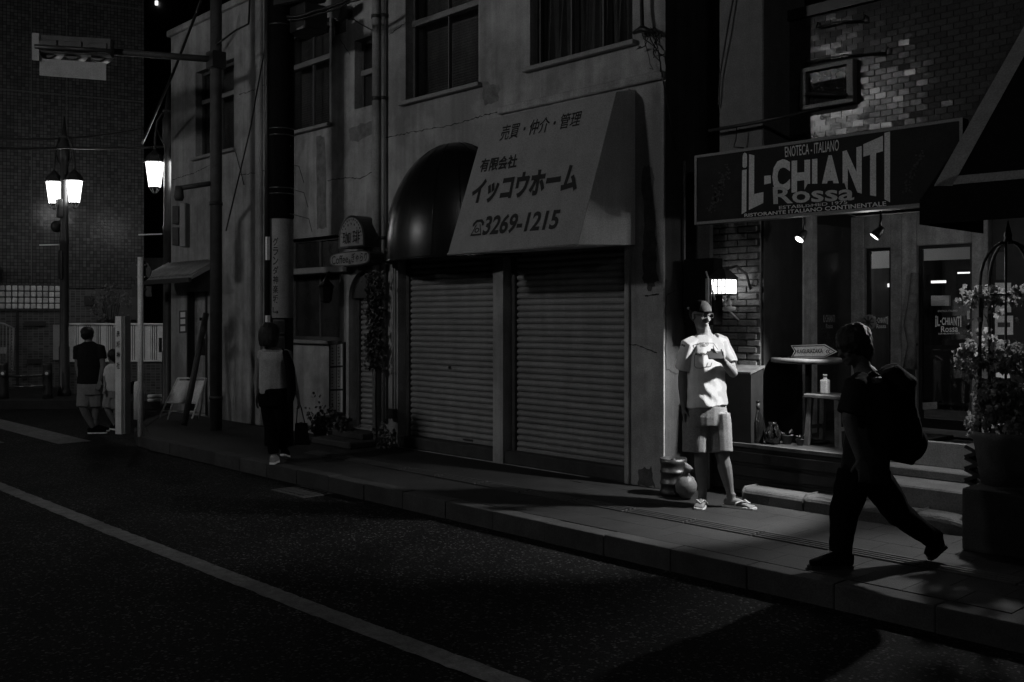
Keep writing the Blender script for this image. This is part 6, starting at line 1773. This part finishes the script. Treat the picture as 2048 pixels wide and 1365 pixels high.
# phone (held, so a thing of its own)
ph_c = q(1430, 711, .235)
al_ = (RT * -.80 + UP * .0 + TO * .12).normalized(); nn_ = (UP * .55 + TO * .75); nn_ = (nn_ - al_ * nn_.dot(al_)).normalized()
ph = MB().obox(ph_c, al_ * .062, nn_.cross(al_) * .038, nn_ * .005).thing('phone', m_black, ph_c, 'dark phone held up in the hand of the person in the white T-shirt', 'phone', bevel=.004)
MB().obox(ph_c - nn_ * .0056, al_ * .056, nn_.cross(al_) * .033, nn_ * .0004).build('screen', m_bot, ph)

# ------------------------------------------------------------------ dark walker at the right
D = 6.3
root = q(1705, 1130); root.z = 0
wk = empty('person', root, 'person in black clothes striding to the left past the restaurant, a dark silhouette', 'person')
lf = -RT                                   # walks to the left of the picture
b = MB()
hc2 = q(1706, 694); face2 = (lf * .92 + TO * .22 + UP * -.22)
f2, u2, s2 = head(b, hc2, face2)
b.loft([q(1714, 700), q(1724, 735), q(1733, 752)], [.052, .056, .08], TO, 12)
b.loft([q(1735, 752), q(1738, 790), q(1740, 850), q(1735, 905), q(1728, 945)], [(.07, .17), (.10, .18), (.11, .165), (.115, .16), (.115, .165)], lf, 14)
sN, eN, wN = q(1712, 772, .17), q(1696, 838, .20), q(1720, 918, .24)
b.loft([q(1720, 766, .12), sN, lerp(sN, eN, .5), eN], [.05, .056, .048, .04], TO, 10)
b.loft([lerp(sN, eN, .92), eN, lerp(eN, wN, .35), lerp(eN, wN, .75), wN], [.038, .041, .04, .031, .026], TO, 10)
hand(b, wN, q(1728, 950, .24) - wN, FW, lf, 1.0, .5, .5)
sF, eF, wF = q(1745, 768, -.18), q(1775, 830, -.22), q(1748, 880, -.20)
b.loft([q(1738, 766, -.12), sF, lerp(sF, eF, .5), eF], [.05, .056, .048, .04], TO, 10)
b.loft([eF, lerp(eF, wF, .35), lerp(eF, wF, .75), wF], [.041, .04, .031, .026], TO, 10)
hand(b, wF, lf + UP * -.6, TO, UP, 1.0, .6, .5)
# legs: front foot flat, rear foot pushing off
H1, K1, A1 = q(1712, 945, .08), q(1688, 1030, .10), q(1680, 1106, .10); A1.z = .09
H2, K2, A2 = q(1742, 945, -.08), q(1800, 1030, -.06), q(1876, 1085, -.06)
for H, K, A_n in ((H1, K1, A1), (H2, K2, A2)):
    b.loft([H, lerp(H, K, .5), K, lerp(K, A_n, .3), lerp(K, A_n, .75), A_n], [.09, .078, .06, .058, .042, .036], TO, 12)
vbuild(b, 'body', m_skinw, wk, .0075, 3)
b = MB()   # shirt
b.loft([q(1728, 960), q(1733, 905), q(1740, 850), q(1740, 800), q(1736, 765), q(1732, 748)], [(.135, .19), (.140, .185), (.135, .185), (.125, .20), (.10, .175), (.07, .09)], lf, 18)
b.loft([q(1724, 764, .10), sN, lerp(sN, eN, .55), lerp(sN, eN, .85)], [.07, .076, .075, .075], TO, 14)
b.loft([q(1738, 764, -.10), sF, lerp(sF, eF, .55), lerp(sF, eF, .85)], [.07, .076, .075, .075], TO, 14)
fd = lambda co: .006 * noise.noise(co * 8) + .004 * noise.noise(co * 19)
vbuild(b, 'shirt', m_blkt, wk, .008, 4, fd)
b = MB()   # trousers
b.loft([q(1728, 925), q(1727, 950), q(1726, 975)], [(.128, .175), (.13, .18), (.12, .17)], lf, 18)
b.loft([H1, lerp(H1, K1, .5), K1, lerp(K1, A1, .4), lerp(K1, A1, .96)], [(.115, .10), (.105, .095), (.085, .085), (.078, .078), (.07, .074)], lf, 14)
b.loft([H2, lerp(H2, K2, .5), K2, lerp(K2, A2, .4), lerp(K2, A2, .96)], [(.115, .10), (.105, .095), (.085, .085), (.075, .078), (.066, .07)], lf, 14)
vbuild(b, 'trousers', m_blk, wk, .008, 4, fd)
def shoe(root, heel, toe, k=1.0, mat=m_blk, nm='shoe', sole=None, up=.07):
    h, t = Vector(heel), Vector(toe); d = (t - h).normalized(); s = d.cross(UP).normalized(); n_ = s.cross(d)
    L_ = (t - h).length
    m_ = MB(); m_.loft([h - d * .01 + n_ * .045, h + d * L_ * .15 + n_ * .055, h + d * L_ * .4 + n_ * .055, h + d * L_ * .7 + n_ * .038, h + d * L_ * .95 + n_ * .028], [(.03 * k, .04), (.036 * k, .052), (.04 * k, .05), (.046 * k, .036), (.03 * k, .024)], s, 12)
    m_.loft([h + d * L_ * .12 + n_ * .05, h + d * L_ * .14 + n_ * (.05 + up)], [(.036 * k, .04), (.036 * k, .042)], s, 12)
    o = vbuild(m_, nm, mat, root, .0075, 3)
    so = MB().prism([h + d * a_ * L_ + s * w_ * k for a_, w_ in ((-.04, -.02), (.0, -.034), (.4, -.036), (.75, -.047), (.95, -.034), (1.02, 0), (.95, .034), (.75, .047), (.4, .036), (0, .034), (-.04, .02))], n_ * .02).build('sole', sole or m_black, root)
    return o
g1_ = Vector((A1.x, A1.y, 0)); shoe(wk, g1_ - lf * .07 + UP * .001, g1_ + lf * .2 + UP * .001)
a2h = A2 + RT * .05 - UP * .03; t2 = q(1858, 1136, -.06); t2.z = .012
shoe(wk, a2h, t2)
hr = MB(); hr.ell(hc2 + u2 * .038 - f2 * .018, s2 * .105, f2 * .122, u2 * .112); hr.ell(hc2 - f2 * .06 - u2 * .03, s2 * .088, f2 * .06, u2 * .085)
vbuild(hr, 'hair', m_hair, wk, .008, 2, lambda co: .009 * noise.noise(co * 24) + .005 * noise.noise(co * 60))
bg = MB()
bg.loft([q(1772, 738, .02), q(1792, 768, .02), q(1792, 808, .02), q(1801, 850, .02), q(1806, 890, .02), q(1803, 925, .02)], [(.07, .10), (.125, .15), (.108, .155), (.115, .165), (.12, .17), (.06, .13)], RT, 16)
bg.ell(q(1822, 885, .02), RT * .09, TO * .13, UP * .12)
org = q(1800, 925, .02)
E_ = empty('backpack', org, 'black backpack on the back of the person striding to the left', 'backpack')
vbuild(bg, 'bag_body', m_blk, E_, .009, 4, fd)
for sd in (.10, -.10):
    MB().loft([q(1775, 760, sd), q(1742, 744, sd), q(1712, 775, sd * 1.15), q(1716, 850, sd * 1.25), q(1772, 895, sd)], [(.022, .005)] * 5, TO, 7).build('strap', m_blk, E_)

# ------------------------------------------------------------------ woman with a bag, seen from behind
D = 10.6
root = q(552, 928); root.z = 0
wo_ = empty('person', root, 'person with bobbed dark hair, pale sleeveless top and black trousers walking away', 'person')
aw_ = (FW * .93 + RT * .2)
b = MB()
hc3 = q(541, 670); f3, u3, s3 = head(b, hc3, (FW * .75 + RT * .6), k=.95)
b.loft([q(542, 678), q(544, 695), q(545, 704)], [.042, .046, .07], RT, 10)
b.loft([q(546, 702), q(546, 720), q(545, 750), q(545, 785), q(546, 805)], [(.13, .07), (.15, .09), (.12, .09), (.14, .10), (.155, .11)], RT, 14)
for pts, cu in ((((519, 708), (514, 755), (513, 790)), .3), (((576, 706), (588, 758), (596, 796)), .9)):
    a, e, w = [q(*p) for p in pts]
    b.loft([lerp(a, q(545, 706), .25), a, lerp(a, e, .5), e, lerp(e, w, .5), w], [.04, .042, .036, .031, .028, .021], TO, 10)
    hand(b, w, w - e, RT if pts[0][0] < 540 else -RT, FW, .9, cu, .45)
Hh = [(536, 800, 0), (560, 800, 0)]
H1, K1, A1 = q(536, 800), q(544, 862, .0), q(547, 913, .0); A1.z = .085
H2, K2, A2 = q(558, 800), q(562, 860, -.05), q(568, 900, -.22)
A2.z = .13
for H, K, A_n in ((H1, K1, A1), (H2, K2, A2)):
    b.loft([H, lerp(H, K, .5), K, lerp(K, A_n, .3), A_n], [.075, .065, .05, .048, .032], RT, 10)
vbuild(b, 'body', m_skind, wo_, .0075, 3)
b = MB()
b.loft([q(545, 787), q(545, 782), q(545, 750), q(546, 720), q(547, 706), q(545, 699)], [(.152, .115), (.15, .115), (.137, .105), (.158, .105), (.135, .085), (.075, .055)], RT, 16)
for x_ in (522, 572): b.loft([q(lerp(546, x_, .5), 707), q(x_, 709), q(x_ + (1 if x_ > 545 else -1) * 1.5, 718)], [.05, .05, .052], TO, 12)
vbuild(b, 'top', m_blouse, wo_, .008, 4, lambda co: .007 * math.sin((co.z * 12 + co.dot(RT) * 22) + 3 * noise.noise(co * 4)) * .8 + .003 * noise.noise(co * 14))
b = MB()
b.loft([q(546, 776), q(546, 795), q(547, 812)], [(.150, .118), (.162, .125), (.155, .12)], RT, 16)
b.loft([H1, lerp(H1, K1, .5), K1, lerp(K1, A1, .9)], [(.09, .1), (.085, .09), (.075, .08), (.055, .06)], RT, 14)
b.loft([H2, lerp(H2, K2, .5), K2, lerp(K2, A2, .9)], [(.09, .1), (.085, .09), (.075, .08), (.055, .06)], RT, 14)
vbuild(b, 'trousers', m_blk, wo_, .008, 4, fd)
hr = MB(); hr.ell(hc3 + u3 * .03 - f3 * .015, s3 * .108, f3 * .112, u3 * .105); hr.loft([hc3 + u3 * .03 - f3 * .02, hc3 - u3 * .05 - f3 * .025, hc3 - u3 * .125 - f3 * .03], [(.11, .11), (.124, .10), (.10, .08)], s3, 14)
vbuild(hr, 'hair', m_hair, wo_, .008, 3, lambda co: .004 * noise.noise(Vector((co.x * 40, co.y * 40, co.z * 6))))
gA = Vector((A1.x, A1.y, 0)); shoe(wo_, gA - FW * .06 + UP * .001, gA + FW * .17 + UP * .001, .9, m_blouse, sole=m_lgrey, up=.03)
gB = Vector((A2.x, A2.y, .05)); shoe(wo_, gB - FW * .05 + UP * .01, gB + FW * .17 - UP * .045, .9, m_blk, sole=m_lgrey, up=.03)
# black shoulder garment hanging on her right side
b = MB(); b.loft([q(570, 702, .03), q(580, 735, .05), q(584, 780, .05), q(580, 806, .04)], [(.03, .05), (.05, .07), (.045, .08), (.03, .06)], RT, 12)
E_ = empty('shoulder_bag', q(580, 806, .04), 'soft black bag hanging from the right shoulder of the person in the pale top', 'bag')
vbuild(b, 'bag_body', m_blk, E_, .009, 4, fd)
MB().loft([q(572, 712, .09), q(566, 699, .03), q(574, 710, -.06)], [(.014, .004)] * 3, TO, 7).build('strap', m_blk, E_)
tb = q(604, 890, .02)
E_ = empty('tote_bag', tb, 'black tote bag held low by its long handles beside the person in the pale top', 'bag')
MB().hexa([q(588, 890, .06), q(621, 890, .06), q(621, 890, -.06), q(588, 890, -.06), q(590, 846, .025), q(613, 846, .025), q(613, 846, -.025), q(590, 846, -.025)]).build('bag_body', m_blk, E_, bevel=.01)
for d_ in (.028, -.028):
    MB().tube([q(593, 848, d_), q(595, 815, d_ * .5), q(598, 805, 0), q(602, 815, d_ * .5), q(610, 848, d_)], .006, 6).build('handle', m_blk, E_)

# ------------------------------------------------------------------ man and child walking away at the left
D = 14.4
def walker(hpx, hpy, hk, facev, shoulders, torso, arms, legs, label, mats, sc=1.0, hairk=1.0):
    root = q(torso[0][0][0], 869); root.z = ROAD if D > 14 else 0
    p_ = empty('person', root, label, 'person')
    b = MB(); hc = q(hpx, hpy); f, u, s = head(b, hc, facev, k=hk)
    b.loft([q(hpx, hpy + 8), q(torso[-1][0][0], torso[-1][0][1])], [.045 * sc, .055 * sc], RT, 10)
    b.loft([q(*c) for c, _ in torso], [(w * .85, d_ * .85) for _, (w, d_) in torso], RT, 12)
    AR = []
    for a, e, w, cu in arms:
        a, e, w = q(*a), q(*e), q(*w)
        b.loft([a, lerp(a, e, .5), e, lerp(e, w, .5), w], [.05 * sc, .044 * sc, .038 * sc, .034 * sc, .025 * sc], TO, 10)
        hand(b, w, w - e, TO, RT, .95 * sc, cu, .45); AR.append((a, e))
    LG = []
    for h, k, an, tdir in legs:
        h, k, an = q(*h), q(*k), q(*an)
        b.loft([h, lerp(h, k, .5), k, lerp(k, an, .3), lerp(k, an, .7), an], [.085 * sc, .075 * sc, .055 * sc, .056 * sc, .042 * sc, .034 * sc], RT, 10); LG.append((h, k, an, tdir))
    vbuild(b, 'body', m_skind, p_, .008, 3)
    b = MB(); b.loft([q(*c) for c, _ in torso], [wd for _, wd in torso], RT, 16)
    for a, e in AR: b.loft([lerp(a, q(*torso[-2][0]), .4), a, lerp(a, e, .62)], [.06 * sc, .066 * sc, .068 * sc], TO, 12)
    vbuild(b, 'shirt', mats[0], p_, .009, 4, fd)
    b = MB(); c = Vector(torso[0][0])
    hp = q(torso[0][0][0], torso[0][0][1] - 6)
    w0, d0 = torso[0][1]
    b.loft([hp, hp - UP * .10 * sc, hp - UP * .2 * sc], [(w0 * .93, d0 * .95), (w0, d0), (w0 * .95, d0 * .95)], RT, 14)
    for h, k, an, td in LG: b.loft([h, lerp(h, k, .5), lerp(h, k, .96)], [.10 * sc, .10 * sc, .095 * sc], RT, 12)
    vbuild(b, 'shorts', mats[1], p_, .009, 4, fd)
    for h, k, an, td in LG:
        td = td.normalized(); g = Vector((an.x, an.y, an.z - .085 * sc))
        shoe(p_, g - td * .06 * sc, g + td * .19 * sc, sc, m_blk, sole=m_lgrey, up=.02)
    hr = MB(); hr.ell(hc + u * .022 - f * .014, s * .090 * hairk, f * .100 * hairk, u * .094 * hairk); hr.ell(hc - f * .05 - u * .02, s * .07 * hairk, f * .05 * hairk, u * .06 * hairk)
    vbuild(hr, 'hair', m_hair, p_, .009, 3, lambda co: .006 * noise.noise(co * 26))
    return p_
walker(176, 669, .92, FW * .9 + RT * .35, None,
       [((180, 768), (.185, .13)), ((180, 740), (.175, .125)), ((179, 710), (.185, .12)), ((178, 694), (.165, .10)), ((177, 684), (.07, .06))],
       [((156, 696), (155, 733, .02), (161, 764, .06), .5), ((201, 696), (206, 732, .03), (200, 762, .08), .6)],
       [((170, 772, 0), (166, 816, .05), (186, 856, -.05), RT * .95 + FW * .2), ((190, 772, 0), (192, 814, -.04), (191, 852, -.10), RT * .9 + FW * .3)],
       'person in black T-shirt and pale shorts crossing at the corner, seen from behind', (m_blkt, m_short))
D = 13.5
walker(226, 713, .86, RT * -.7 + FW * .5, None,
       [((224, 782), (.115, .09)), ((225, 762), (.11, .09)), ((226, 744), (.115, .085)), ((226, 734), (.10, .07)), ((226, 728), (.045, .045))],
       [((214, 741), (211, 760, .05), (209, 776, .10), .5), ((237, 741), (240, 762, 0), (240, 780, .02), .5)],
       [((219, 785, 0), (214, 818, .04), (231, 852, 0), RT * -.6 + FW * .5), ((231, 785, 0), (232, 820, 0), (235, 853, -.05), RT * -.5 + FW * .5)],
       'child in a pale shirt and shorts beside the white shrine post, face turned left', (m_childshirt, m_short), .68, .9)
